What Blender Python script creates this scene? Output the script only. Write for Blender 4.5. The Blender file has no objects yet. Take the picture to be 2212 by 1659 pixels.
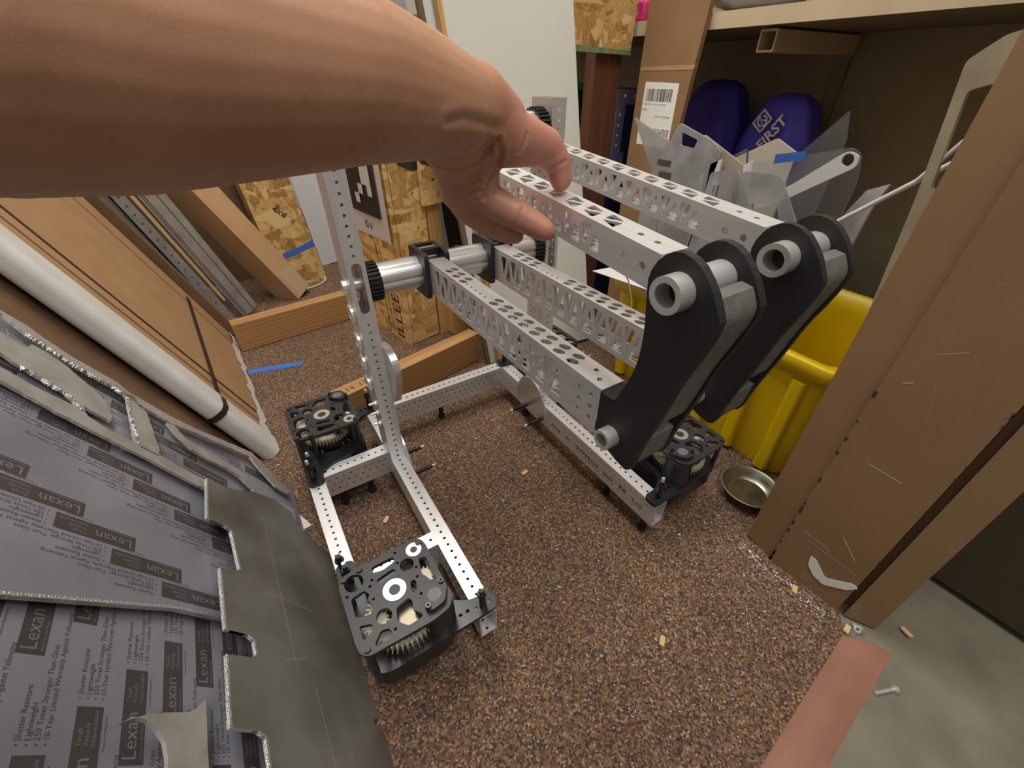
import bpy, math, random
from mathutils import Vector, Matrix, geometry
random.seed(7)
D = bpy.data
C = bpy.context.scene.collection
IN = 0.0254            # the place was surveyed in inches (perforated tube, half-inch hole pitch)

# ------------------------------------------------------------------ camera
cam = D.cameras.new('camera'); cam_o = D.objects.new('camera', cam); C.objects.link(cam_o)
cam.sensor_fit = 'HORIZONTAL'; cam.sensor_width = 36.0; cam.lens = 36.0 * 913.51 / 2212.0
cam.clip_start = 0.01; cam.clip_end = 50
Rr = ((8.44915366e-01, -3.15581130e-01, 4.31887223e-01),
      (-5.34899637e-01, -4.97527684e-01, 6.82897197e-01),
      (-6.33619494e-04, -8.08006655e-01, -5.89173017e-01))
M = Matrix([[Rr[i][0], -Rr[i][1], -Rr[i][2], 0] for i in range(3)] + [[0, 0, 0, 1]])
cam_o.matrix_world = Matrix.Translation(Vector((-4.08909, -9.5608, 25.87332)) * IN) @ M
bpy.context.scene.camera = cam_o

# ------------------------------------------------------------------ world, lamps, exposure
sc = bpy.context.scene
w = D.worlds.new('room_light'); sc.world = w; w.use_nodes = True
w.node_tree.nodes['Background'].inputs[0].default_value = (1.0, 0.95, 0.88, 1)
w.node_tree.nodes['Background'].inputs[1].default_value = 0.16
sc.view_settings.view_transform = 'Standard'; sc.view_settings.look = 'None'
sc.view_settings.gamma = 1; sc.view_settings.use_curve_mapping = False
sc.view_settings.exposure = 0.36

def area(name, x, y, z, sx, sy, power, col=(1, 0.965, 0.91), rot=(0, 0, 0)):
    l = D.lights.new(name, 'AREA'); l.shape = 'RECTANGLE'; l.size = sx * IN; l.size_y = sy * IN
    l.energy = power; l.color = col
    o = D.objects.new(name, l); C.objects.link(o); o.location = Vector((x, y, z)) * IN; o.rotation_euler = rot
    return o
area('fluorescent_panel', 2, 40, 100, 24, 48, 26)
area('fluorescent_panel', 2, -34, 100, 24, 48, 26)
area('fluorescent_panel', -44, 4, 100, 24, 48, 12)
area('fluorescent_panel', 40, 4, 100, 24, 48, 10)

# ------------------------------------------------------------------ materials
def nodes(m): return m.node_tree.nodes, m.node_tree.links
def mat(name, col, rough=0.5, metal=0.0, col2=None, scale=40, bump=0.0, bscale=None, spec=None, mixlo=0.35, mixhi=0.65, detail=4, stretch=(1, 1, 1), trans=0.0, coat=0.0, alpha=None, ior=None):
    m = D.materials.new(name); m.use_nodes = True
    N, Lk = nodes(m); b = N['Principled BSDF']
    b.inputs['Base Color'].default_value = (*col, 1); b.inputs['Roughness'].default_value = rough
    b.inputs['Metallic'].default_value = metal
    if spec is not None: b.inputs['Specular IOR Level'].default_value = spec
    if trans: b.inputs['Transmission Weight'].default_value = trans
    if coat: b.inputs['Coat Weight'].default_value = coat
    if alpha is not None: b.inputs['Alpha'].default_value = alpha
    if ior is not None: b.inputs['IOR'].default_value = ior
    if col2 is not None or bump:
        tc = N.new('ShaderNodeTexCoord'); mp = N.new('ShaderNodeMapping'); mp.inputs['Scale'].default_value = stretch
        Lk.new(tc.outputs['Object'], mp.inputs['Vector'])
        if col2 is not None:
            n = N.new('ShaderNodeTexNoise'); n.inputs['Scale'].default_value = scale; n.inputs['Detail'].default_value = detail
            Lk.new(mp.outputs[0], n.inputs['Vector'])
            r = N.new('ShaderNodeValToRGB'); r.color_ramp.elements[0].position = mixlo; r.color_ramp.elements[1].position = mixhi
            r.color_ramp.elements[0].color = (*col, 1); r.color_ramp.elements[1].color = (*col2, 1)
            Lk.new(n.outputs['Fac'], r.inputs[0]); Lk.new(r.outputs[0], b.inputs['Base Color'])
        if bump:
            n2 = N.new('ShaderNodeTexNoise'); n2.inputs['Scale'].default_value = bscale or scale; n2.inputs['Detail'].default_value = 3
            Lk.new(mp.outputs[0], n2.inputs['Vector'])
            bp = N.new('ShaderNodeBump'); bp.inputs['Strength'].default_value = bump; bp.inputs['Distance'].default_value = 0.002
            Lk.new(n2.outputs['Fac'], bp.inputs['Height']); Lk.new(bp.outputs[0], b.inputs['Normal'])
    return m

MT = {}
MT['alu'] = mat('brushed_aluminium', (0.79, 0.79, 0.8), 0.38, 0.6, (0.71, 0.71, 0.72), 120, stretch=(1, 0.15, 1))
MT['alu_bright'] = mat('polished_aluminium', (0.82, 0.82, 0.83), 0.3, 0.85)
MT['alu_sheet'] = mat('tarnished_aluminium_sheet', (0.27, 0.265, 0.235), 0.4, 0.35, (0.15, 0.14, 0.115), 9, 0.05, 160, detail=8)
MT['alu_scrap'] = mat('milled_aluminium_scrap', (0.5, 0.485, 0.45), 0.45, 0.4, (0.38, 0.365, 0.34), 30)
MT['burr'] = mat('cut_metal_and_highlight', (0.85, 0.85, 0.84), 0.35, 0.8, bump=0.8, bscale=600)
MT['steel'] = mat('zinc_steel', (0.8, 0.79, 0.77), 0.33, 0.7)
MT['green_paint'] = mat('green_edge_paint', (0.1, 0.27, 0.16), 0.6, 0.0, (0.3, 0.3, 0.13), 60)
MT['bearing'] = mat('bearing_shield', (0.78, 0.74, 0.62), 0.3, 0.85)
MT['black'] = mat('black_anodised', (0.018, 0.019, 0.022), 0.42, 0.0, (0.026, 0.027, 0.03), 60, 0.1, 500)
MT['black_gloss'] = mat('black_coated', (0.012, 0.013, 0.017), 0.28, 0.0)
MT['black_matt'] = mat('black_matt_print', (0.014, 0.014, 0.014), 0.6, 0.0, bump=0.15, bscale=900)
MT['grey_web'] = mat('dark_grey_spacer', (0.15, 0.147, 0.135), 0.5, 0.1, (0.115, 0.112, 0.103), 200)
MT['gear'] = mat('cream_nylon_gear', (0.68, 0.62, 0.47), 0.45)
MT['gear_dark'] = mat('bronze_steel_gear', (0.2, 0.17, 0.12), 0.35, 0.8)
MT['rubber'] = mat('black_rubber', (0.012, 0.012, 0.013), 0.7)
MT['white_lbl'] = mat('white_label', (0.78, 0.77, 0.72), 0.55)
MT['paper'] = mat('white_paper', (0.68, 0.64, 0.63), 0.7)
MT['ink'] = mat('black_ink', (0.02, 0.018, 0.018), 0.6)
MT['print'] = mat('grey_film_print', (0.068, 0.063, 0.063), 0.35)
MT['print_lt'] = mat('pale_film_lettering', (0.2, 0.197, 0.207), 0.3)
MT['film'] = mat('protective_film', (0.27, 0.268, 0.315), 0.24, 0.0, (0.185, 0.185, 0.225), 7, 0.06, 14, spec=0.6)
MT['foam'] = mat('white_foam_edge', (0.72, 0.73, 0.72), 0.45, 0.0, (0.66, 0.65, 0.61), 20)
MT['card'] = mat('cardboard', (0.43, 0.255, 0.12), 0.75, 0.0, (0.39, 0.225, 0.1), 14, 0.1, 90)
MT['card2'] = mat('pale_cardboard', (0.52, 0.315, 0.16), 0.75, 0.0, (0.46, 0.275, 0.135), 14, 0.1, 90)
MT['card_dark'] = mat('dark_shaded_cardboard', (0.2, 0.11, 0.055), 0.8, 0.0, (0.14, 0.078, 0.04), 12)  # dark brown; stands for shade on the rear carton and gap slat
MT['tape_clear'] = mat('packing_tape', (0.5, 0.36, 0.22), 0.3)
MT['strap'] = mat('black_strap', (0.025, 0.02, 0.02), 0.5)
MT['bluetape'] = mat('blue_masking_tape', (0.045, 0.16, 0.58), 0.6, 0.0, (0.04, 0.135, 0.5), 60, 0.3, 200)
MT['brown_paint'] = mat('brown_painted_steel', (0.285, 0.172, 0.085), 0.42, 0.0, (0.25, 0.15, 0.074), 6, 0.05, 300)
MT['bare_steel'] = mat('chipped_bare_steel', (0.06, 0.06, 0.065), 0.5, 0.5)
MT['card_tall'] = mat('shaded_cardboard', (0.27, 0.15, 0.068), 0.75, 0.0, (0.24, 0.132, 0.058), 14, 0.1, 90)  # cardboard darkened to carry the shade on the tall carton
MT['scratch'] = mat('pale_scratch', (0.4, 0.32, 0.24), 0.6)
MT['strip'] = mat('pink_brown_vinyl_strip', (0.36, 0.18, 0.125), 0.32, 0.0, (0.28, 0.135, 0.09), 7, 0.05, 60, detail=7)
MT['beige_wall'] = mat('beige_painted_wall', (0.36, 0.30, 0.205), 0.85, 0.0, (0.33, 0.275, 0.19), 30)
MT['cream_shelf'] = mat('cream_shelf_edge', (0.68, 0.55, 0.37), 0.6, 0.0, (0.62, 0.5, 0.33), 12)
MT['shelf_under'] = mat('raw_shelf_board', (0.26, 0.215, 0.15), 0.9)
MT['ceiling'] = mat('white_ceiling_tile', (0.8, 0.78, 0.74), 0.9)
MT['wallpaint'] = mat('off_white_wall', (0.66, 0.63, 0.57), 0.9)
MT['whiteboard'] = mat('white_laminate', (0.74, 0.73, 0.67), 0.35)
MT['white_plastic'] = mat('white_plastic_sheet', (0.72, 0.72, 0.73), 0.4)
MT['yellow'] = mat('yellow_plastic', (0.78, 0.55, 0.0), 0.42, 0.0, (0.72, 0.49, 0.0), 8)
MT['blue_bag'] = mat('royal_blue_nylon', (0.09, 0.07, 0.62), 0.6, 0.0, (0.075, 0.055, 0.5), 12, 0.4, 25)
MT['green_bin'] = mat('dark_green_plastic', (0.012, 0.045, 0.035), 0.4)
MT['green_rim'] = mat('bright_green_plastic', (0.02, 0.2, 0.06), 0.4)
MT['blue_case'] = mat('blue_case_panel', (0.02, 0.03, 0.1), 0.5)
MT['red_wood'] = mat('stained_reddish_timber', (0.2, 0.075, 0.035), 0.6, 0.0, (0.14, 0.05, 0.022), 12, stretch=(8, 8, 0.6))
MT['dark_ply'] = mat('dim_plywood', (0.2, 0.14, 0.08), 0.8, 0.0, (0.15, 0.1, 0.055), 10)
MT['black_tub'] = mat('black_crate_plastic', (0.01, 0.01, 0.012), 0.45)
MT['tinwall'] = mat('dull_tin', (0.42, 0.40, 0.34), 0.32, 0.95)
MT['oil'] = mat('oily_residue', (0.09, 0.075, 0.035), 0.18, 0.0, (0.05, 0.04, 0.02), 30)
MT['magenta'] = mat('magenta_plastic', (0.7, 0.03, 0.2), 0.4)
MT['orange'] = mat('orange_plastic', (0.85, 0.2, 0.02), 0.4)
MT['navy'] = mat('navy_plastic', (0.02, 0.03, 0.1), 0.4)
MT['cord'] = mat('off_white_cord', (0.6, 0.55, 0.45), 0.5)
MT['chip'] = mat('pale_wood_chip', (0.66, 0.43, 0.22), 0.8)
MT['shaving'] = mat('metal_shaving', (0.85, 0.83, 0.8), 0.4, 0.3)
MT['nail'] = mat('fingernail', (0.62, 0.36, 0.29), 0.35)
MT['clear'] = mat('clear_polycarbonate', (0.86, 0.88, 0.9), 0.08, 0.0, trans=0.93, ior=1.25)
MT['milky'] = mat('milky_acrylic', (0.6, 0.59, 0.57), 0.25, 0.0, (0.48, 0.48, 0.48), 12, trans=0.6, ior=1.25)
MT['scuffed'] = mat('scuffed_grey_film', (0.62, 0.62, 0.64), 0.25, 0.0, (0.45, 0.45, 0.47), 20, trans=0.55, ior=1.2)
MT['dull_acrylic'] = mat('dull_tan_acrylic', (0.45, 0.39, 0.28), 0.35, 0.0, (0.36, 0.31, 0.22), 15)
MT['tan_acrylic'] = mat('tan_tinted_acrylic', (0.6, 0.5, 0.37), 0.3, 0.0, (0.5, 0.45, 0.37), 14, trans=0.3, ior=1.2)
MT['shadow_slab'] = mat('dark_olive_shadow', (0.06, 0.045, 0.022), 0.7)  # colour of the shadowed area beyond the jamb
MT['fleck'] = mat('pale_plastic_wrap', (0.7, 0.71, 0.74), 0.2, 0.0, bump=1.0, bscale=60, trans=0.3)

def wood(name, c1, c2, axis='X', scale=30):
    m = D.materials.new(name); m.use_nodes = True; N, Lk = nodes(m); b = N['Principled BSDF']
    tc = N.new('ShaderNodeTexCoord'); mp = N.new('ShaderNodeMapping')
    mp.inputs['Scale'].default_value = {'X': (0.12, 1, 1), 'Y': (1, 0.12, 1), 'Z': (1, 1, 0.12)}[axis]
    mp.inputs['Rotation'].default_value = (0.2, 0.05, 0.03)
    n = N.new('ShaderNodeTexNoise'); n.inputs['Scale'].default_value = 6; n.inputs['Detail'].default_value = 2
    wv = N.new('ShaderNodeTexWave'); wv.wave_type = 'RINGS'; wv.rings_direction = axis
    wv.inputs['Scale'].default_value = scale; wv.inputs['Distortion'].default_value = 3; wv.inputs['Detail'].default_value = 2; wv.inputs['Detail Scale'].default_value = 2
    Lk.new(tc.outputs['Object'], mp.inputs[0]); Lk.new(mp.outputs[0], wv.inputs['Vector']); Lk.new(mp.outputs[0], n.inputs['Vector'])
    r = N.new('ShaderNodeValToRGB'); r.color_ramp.elements[0].color = (*c1, 1); r.color_ramp.elements[1].color = (*c2, 1)
    mx = N.new('ShaderNodeMath'); mx.operation = 'MULTIPLY_ADD'; mx.inputs[1].default_value = 0.55
    Lk.new(n.outputs['Fac'], mx.inputs[0]); 
    m2 = N.new('ShaderNodeMath'); m2.operation = 'MULTIPLY'; m2.inputs[1].default_value = 0.45
    Lk.new(wv.outputs['Fac'], m2.inputs[0]); Lk.new(m2.outputs[0], mx.inputs[2])
    Lk.new(mx.outputs[0], r.inputs[0]); Lk.new(r.outputs[0], b.inputs['Base Color']); b.inputs['Roughness'].default_value = 0.7
    return m
MT['fir'] = wood('fir_lumber', (0.3, 0.145, 0.045), (0.52, 0.3, 0.12), 'X', 28)
MT['fir_v'] = wood('fir_stud', (0.5, 0.27, 0.085), (0.66, 0.4, 0.14), 'Z', 28)

def osb(name, dark=1.0):
    m = D.materials.new(name); m.use_nodes = True; N, Lk = nodes(m); b = N['Principled BSDF']
    tc = N.new('ShaderNodeTexCoord')
    ns = N.new('ShaderNodeTexNoise'); ns.inputs['Scale'].default_value = 9; ns.inputs['Detail'].default_value = 1
    Lk.new(tc.outputs['Object'], ns.inputs['Vector'])
    prev = None
    for k, (rot, sc_) in enumerate((((.3, .5, .1), (1, 1, .3)), ((1.1, -.6, .9), (1, .3, 1)), ((-.7, .9, 2.0), (.3, 1, 1)))):
        wv = N.new('ShaderNodeVectorMath'); wv.operation = 'MULTIPLY_ADD'; wv.inputs[1].default_value = (.012, .012, .012)
        Lk.new(ns.outputs['Color'], wv.inputs[0]); Lk.new(tc.outputs['Object'], wv.inputs[2])
        mp = N.new('ShaderNodeMapping'); mp.inputs['Rotation'].default_value = rot; mp.inputs['Scale'].default_value = sc_; mp.inputs['Location'].default_value = (k * 3.1, k * 1.7, 0)
        Lk.new(wv.outputs[0], mp.inputs[0])
        v = N.new('ShaderNodeTexVoronoi'); v.inputs['Scale'].default_value = 46; Lk.new(mp.outputs[0], v.inputs['Vector'])
        sp = N.new('ShaderNodeSeparateColor'); Lk.new(v.outputs['Color'], sp.inputs[0])
        mpf = N.new('ShaderNodeMapping'); mpf.inputs['Scale'].default_value = tuple(.25 if c < 1 else 1 for c in sc_); Lk.new(mp.outputs[0], mpf.inputs[0])
        f = N.new('ShaderNodeTexNoise'); f.inputs['Scale'].default_value = 420; f.inputs['Detail'].default_value = 2; Lk.new(mpf.outputs[0], f.inputs['Vector'])
        ad = N.new('ShaderNodeMath'); ad.operation = 'MULTIPLY_ADD'; ad.inputs[1].default_value = .55; Lk.new(f.outputs['Fac'], ad.inputs[0])
        h_ = N.new('ShaderNodeMath'); h_.operation = 'MULTIPLY'; h_.inputs[1].default_value = .55; Lk.new(sp.outputs[0], h_.inputs[0]); Lk.new(h_.outputs[0], ad.inputs[2])
        if prev is None: prev = ad.outputs[0]
        else:
            gt = N.new('ShaderNodeMath'); gt.operation = 'GREATER_THAN'; gt.inputs[1].default_value = .58; Lk.new(sp.outputs[1], gt.inputs[0])
            mx = N.new('ShaderNodeMix'); Lk.new(gt.outputs[0], mx.inputs[0]); Lk.new(prev, mx.inputs[2]); Lk.new(ad.outputs[0], mx.inputs[3]); prev = mx.outputs[0]
    r = N.new('ShaderNodeValToRGB'); cr = r.color_ramp
    cr.elements[0].color = (0.2 * dark, 0.1 * dark, 0.026 * dark, 1); cr.elements[0].position = 0.2
    cr.elements[1].color = (0.76 * dark, 0.55 * dark, 0.26 * dark, 1); cr.elements[1].position = 0.85
    for p_, c_ in ((.34, (.42, .23, .07)), (.5, (.58, .36, .125)), (.66, (.66, .44, .17))):
        e = cr.elements.new(p_); e.color = (c_[0] * dark, c_[1] * dark, c_[2] * dark, 1)
    Lk.new(prev, r.inputs[0]); Lk.new(r.outputs[0], b.inputs['Base Color']); b.inputs['Roughness'].default_value = 0.7
    bp = N.new('ShaderNodeBump'); bp.inputs['Strength'].default_value = 0.35; bp.inputs['Distance'].default_value = 0.001
    Lk.new(prev, bp.inputs['Height']); Lk.new(bp.outputs[0], b.inputs['Normal'])
    return m
MT['osb'] = osb('oriented_strand_board', 1.18); MT['osb_d'] = osb('weathered_strand_board', 0.95)

def carpet():
    m = D.materials.new('brown_loop_carpet'); m.use_nodes = True; N, Lk = nodes(m); b = N['Principled BSDF']
    tc = N.new('ShaderNodeTexCoord')
    v = N.new('ShaderNodeTexVoronoi'); v.inputs['Scale'].default_value = 400; v.inputs['Randomness'].default_value = 0.65
    Lk.new(tc.outputs['Object'], v.inputs['Vector'])
    sp = N.new('ShaderNodeSeparateColor'); Lk.new(v.outputs['Color'], sp.inputs[0])
    r = N.new('ShaderNodeValToRGB'); cr = r.color_ramp; cr.interpolation = 'CONSTANT'
    cols = ((0, (.055, .05, .056)), (.12, (.10, .062, .045)), (.27, (.19, .085, .052)), (.4, (.15, .105, .07)), (.55, (.24, .135, .08)), (.68, (.2, .15, .095)), (.8, (.3, .2, .115)), (.9, (.085, .065, .065)), (.95, (.4, .29, .18)))
    cr.elements[0].position = 0; cr.elements[0].color = (*cols[0][1], 1); cr.elements[1].position = .12; cr.elements[1].color = (*cols[1][1], 1)
    for p, c in cols[2:]:
        e = cr.elements.new(p); e.color = (*c, 1)
    Lk.new(sp.outputs[0], r.inputs[0])
    n = N.new('ShaderNodeTexNoise'); n.inputs['Scale'].default_value = 5; n.inputs['Detail'].default_value = 4
    Lk.new(tc.outputs['Object'], n.inputs['Vector'])
    r2 = N.new('ShaderNodeValToRGB'); r2.color_ramp.elements[0].position = 0.3; r2.color_ramp.elements[1].position = 0.7
    r2.color_ramp.elements[0].color = (0.94, 0.93, 0.94, 1); r2.color_ramp.elements[1].color = (1.16, 1.12, 1.06, 1)
    Lk.new(n.outputs['Fac'], r2.inputs[0])
    mul = N.new('ShaderNodeMix'); mul.data_type = 'RGBA'; mul.blend_type = 'MULTIPLY'; mul.inputs['Factor'].default_value = 1
    Lk.new(r.outputs[0], mul.inputs['A']); Lk.new(r2.outputs[0], mul.inputs['B']); Lk.new(mul.outputs['Result'], b.inputs['Base Color'])
    b.inputs['Roughness'].default_value = 0.95; b.inputs['Specular IOR Level'].default_value = 0.15
    bp = N.new('ShaderNodeBump'); bp.inputs['Strength'].default_value = 0.9; bp.inputs['Distance'].default_value = 0.003; bp.invert = True
    Lk.new(v.outputs['Distance'], bp.inputs['Height']); Lk.new(bp.outputs[0], b.inputs['Normal'])
    return m
MT['carpet'] = carpet()
MT['concrete'] = mat('stained_concrete', (0.2, 0.182, 0.13), 0.7, 0.0, (0.145, 0.13, 0.092), 13, 0.1, 200, detail=9)

def skin():
    m = D.materials.new('skin'); m.use_nodes = True; N, Lk = nodes(m); b = N['Principled BSDF']
    tc = N.new('ShaderNodeTexCoord')
    n = N.new('ShaderNodeTexNoise'); n.inputs['Scale'].default_value = 26; n.inputs['Detail'].default_value = 6
    Lk.new(tc.outputs['Object'], n.inputs['Vector'])
    r = N.new('ShaderNodeValToRGB'); r.color_ramp.elements[0].color = (0.42, 0.215, 0.125, 1); r.color_ramp.elements[1].color = (0.49, 0.265, 0.16, 1)
    r.color_ramp.elements[0].position = 0.35; r.color_ramp.elements[1].position = 0.65
    Lk.new(n.outputs['Fac'], r.inputs[0])
    # fingers and palm are pinker than the forearm: a gradient along the hand
    sx = N.new('ShaderNodeSeparateXYZ'); Lk.new(tc.outputs['Object'], sx.inputs[0])
    mr = N.new('ShaderNodeMapRange'); mr.inputs[1].default_value = 1.5 * IN; mr.inputs[2].default_value = 4.0 * IN
    Lk.new(sx.outputs[0], mr.inputs[0])
    mx = N.new('ShaderNodeMix'); mx.data_type = 'RGBA'; Lk.new(mr.outputs[0], mx.inputs['Factor'])
    mx.inputs['B'].default_value = (0.52, 0.225, 0.16, 1); Lk.new(r.outputs[0], mx.inputs['A']); Lk.new(mx.outputs['Result'], b.inputs['Base Color'])
    b.inputs['Roughness'].default_value = 0.5
    b.inputs['Subsurface Weight'].default_value = 0.15; b.inputs['Subsurface Scale'].default_value = 0.006; b.inputs['Subsurface Radius'].default_value = (1, 0.35, 0.2)
    v = N.new('ShaderNodeTexVoronoi'); v.feature = 'DISTANCE_TO_EDGE'; v.inputs['Scale'].default_value = 420
    Lk.new(tc.outputs['Object'], v.inputs['Vector'])
    bp = N.new('ShaderNodeBump'); bp.inputs['Strength'].default_value = 0.12; bp.inputs['Distance'].default_value = 0.0006
    Lk.new(v.outputs['Distance'], bp.inputs['Height']); Lk.new(bp.outputs[0], b.inputs['Normal'])
    return m
MT['skin'] = skin()

# ------------------------------------------------------------------ mesh helpers (inches in, metres out)
def circ(cx, cy, r, n=10, ph=0.0): return [(cx + r * math.cos(ph + 2 * math.pi * i / n), cy + r * math.sin(ph + 2 * math.pi * i / n)) for i in range(n)]
def rrect(x0, y0, x1, y1, r, n=4):
    out = []
    for cx, cy, a0 in ((x1 - r, y1 - r, 0), (x0 + r, y1 - r, 90), (x0 + r, y0 + r, 180), (x1 - r, y0 + r, 270)):
        for i in range(n + 1):
            a = math.radians(a0 + 90 * i / n); out.append((cx + r * math.cos(a), cy + r * math.sin(a)))
    return out
def area2(p): return sum(p[i][0] * p[(i + 1) % len(p)][1] - p[(i + 1) % len(p)][0] * p[i][1] for i in range(len(p)))
def rounded(poly, r=0.1, n=3):
    out = []; k = len(poly)
    for i in range(k):
        p0, p, p1 = Vector(poly[i - 1]), Vector(poly[i]), Vector(poly[(i + 1) % k])
        a = (p0 - p); b = (p1 - p); d = min(r, a.length * 0.45, b.length * 0.45)
        q0 = p + a.normalized() * d; q1 = p + b.normalized() * d
        for j in range(n + 1):
            t = j / n; q = q0 * (1 - t) ** 2 + p * 2 * t * (1 - t) + q1 * t ** 2; out.append((q.x, q.y))
    return out
def smooth_poly(poly, it=2):
    for _ in range(it):
        o = []
        for i in range(len(poly)):
            a, b = poly[i], poly[(i + 1) % len(poly)]
            o += [(a[0] * .75 + b[0] * .25, a[1] * .75 + b[1] * .25), (a[0] * .25 + b[0] * .75, a[1] * .25 + b[1] * .75)]
        poly = o
    return poly
AX = {'XY': lambda a, b, c: (a, b, c), 'YZ': lambda a, b, c: (c, a, b), 'XZ': lambda a, b, c: (a, -c, b)}

class MB:
    def __init__(s): s.v = []; s.f = []; s.mi = []; s.cur = 0; s.sm = []
    def add(s, vs, fs, smooth=False):
        o = len(s.v); s.v += [tuple(p) for p in vs]
        for f in fs: s.f.append(tuple(i + o for i in f)); s.mi.append(s.cur); s.sm.append(smooth)
        return s
    def box(s, x0, y0, z0, x1, y1, z1):
        v = [(x, y, z) for z in (z0, z1) for y in (y0, y1) for x in (x0, x1)]
        return s.add(v, [(0, 2, 3, 1), (4, 5, 7, 6), (0, 1, 5, 4), (2, 6, 7, 3), (0, 4, 6, 2), (1, 3, 7, 5)])
    def bbox(s, x0, y0, z0, x1, y1, z1, b=0.1):
        # box with chamfered long edges (rounded rectangle extruded along z)
        return s.plate(rrect(x0, y0, x1, y1, b, 3), [], z0, z1)
    def plate(s, outer, holes, c0, c1, plane='XY'):
        """flat plate with holes, between c0 and c1 along the plane's normal"""
        loops = [list(outer)] + [list(h) for h in holes]
        if area2(loops[0]) < 0: loops[0].reverse()
        for h in loops[1:]:
            if area2(h) > 0: h.reverse()
        tris = geometry.tessellate_polygon([[Vector((p[0], p[1], 0)) for p in l] for l in loops])
        pts = [p for l in loops for p in l]; n = len(pts); A = AX[plane]
        v = [A(p[0], p[1], c0) for p in pts] + [A(p[0], p[1], c1) for p in pts]
        f = []
        for t in tris:
            a, b, c = (pts[i] for i in t)
            cr = (b[0] - a[0]) * (c[1] - a[1]) - (b[1] - a[1]) * (c[0] - a[0])
            t = t if cr > 0 else (t[0], t[2], t[1])
            f.append(tuple(i + n for i in t)); f.append((t[0], t[2], t[1]))
        o = 0
        for l in loops:
            k = len(l)
            for i in range(k): j = (i + 1) % k; f.append((o + i, o + j, o + j + n, o + i + n))
            o += k
        return s.add(v, f)
    def cyl(s, p0, p1, r0, r1=None, n=16, cap=True, smooth=True):
        r1 = r0 if r1 is None else r1; p0 = Vector(p0); p1 = Vector(p1); d = (p1 - p0).normalized()
        u = d.orthogonal().normalized(); w_ = d.cross(u)
        v = []
        for p, r in ((p0, r0), (p1, r1)):
            v += [p + (u * math.cos(2 * math.pi * i / n) + w_ * math.sin(2 * math.pi * i / n)) * r for i in range(n)]
        s.add(v, [(i, (i + 1) % n, n + (i + 1) % n, n + i) for i in range(n)], smooth)
        if cap: s.add(v, [tuple(range(n))[::-1], tuple(range(n, 2 * n))])
        return s
    def pipe(s, p0, p1, ro, ri, n=32):
        p0 = Vector(p0); p1 = Vector(p1); d = (p1 - p0).normalized(); u = d.orthogonal().normalized(); w_ = d.cross(u)
        v = []
        for p, r in ((p0, ro), (p1, ro), (p1, ri), (p0, ri)):
            v += [p + (u * math.cos(2 * math.pi * i / n) + w_ * math.sin(2 * math.pi * i / n)) * r for i in range(n)]
        for k in range(4):
            a, b = k * n, ((k + 1) % 4) * n
            if k == 0: o_ = len(s.v); s.v += [tuple(p) for p in v]
            for i in range(n): s.f.append((o_ + a + i, o_ + a + (i + 1) % n, o_ + b + (i + 1) % n, o_ + b + i)); s.mi.append(s.cur); s.sm.append(False)
        return s
    def path(s, pts, r, n=8):
        for i in range(len(pts) - 1): s.cyl(pts[i], pts[i + 1], r, n=n, cap=True)
        return s
    def lathe(s, prof, c, n=32, axis='Z'):
        v = []; k = len(prof)
        for r, z in prof:
            for i in range(n):
                a = 2 * math.pi * i / n
                v.append((c[0] + r * math.cos(a), c[1] + r * math.sin(a), c[2] + z))
        return s.add(v, [(j * n + i, j * n + (i + 1) % n, (j + 1) * n + (i + 1) % n, (j + 1) * n + i) for j in range(k - 1) for i in range(n)], True)
    def xf(s, Mx):
        s.v = [tuple(Mx @ Vector(p)) for p in s.v]; return s
    def merge(s, o, Mx=None):
        vs = o.v if Mx is None else [tuple(Mx @ Vector(p)) for p in o.v]
        b = len(s.v); s.v += vs; s.f += [tuple(i + b for i in f) for f in o.f]; s.mi += [s.cur] * len(o.f); s.sm += o.sm; return s
    def mesh(s, name, mats):
        me = D.meshes.new(name); me.from_pydata([(p[0] * IN, p[1] * IN, p[2] * IN) for p in s.v], [], s.f)
        for m in (mats if isinstance(mats, (list, tuple)) else [mats]): me.materials.append(MT[m] if isinstance(m, str) else m)
        me.polygons.foreach_set('material_index', s.mi); me.polygons.foreach_set('use_smooth', s.sm); me.validate(); me.update()
        return me
    def obj(s, name, mats, parent=None, loc=None, rot=None, scale=None):
        return mk(name, s.mesh(name, mats), parent, loc, rot, scale)

def mk(name, me, parent=None, loc=None, rot=None, scale=None):
    o = D.objects.new(name, me); C.objects.link(o)
    if parent: o.parent = parent
    if loc is not None: o.location = Vector(loc) * IN
    if rot is not None: o.rotation_euler = rot
    if scale is not None: o.scale = scale
    return o
def tag(o, label, cat, group=None, kind=None):
    o['label'] = label; o['category'] = cat
    if group: o['group'] = group
    if kind: o['kind'] = kind
    return o
def struct(o): o['kind'] = 'structure'; return o
def empty(name, loc=(0, 0, 0), rot=None):
    o = D.objects.new(name, None); C.objects.link(o); o.location = Vector(loc) * IN; o.empty_display_size = 0.05
    if rot: o.rotation_euler = rot
    return o
def R(d): return math.radians(d)

_tc = {}
def text_mb(txt, size, xscale=1.0, align='LEFT', bold=0.0):
    """text as flat triangles in its own XY plane (inches), baseline at y=0"""
    k = (txt, size, xscale, align, bold)
    if k in _tc: return _tc[k]
    cu = D.curves.new('lettering', 'FONT'); cu.body = txt; cu.size = 1.0; cu.resolution_u = 2; cu.align_x = align; cu.offset = bold
    to = D.objects.new('lettering', cu); me = D.meshes.new_from_object(to)
    mb = MB(); mb.add([(v.co.x * size * xscale, v.co.y * size, 0) for v in me.vertices], [tuple(p.vertices) for p in me.polygons])
    D.objects.remove(to); D.curves.remove(cu); D.meshes.remove(me)
    _tc[k] = mb; return mb


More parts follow.
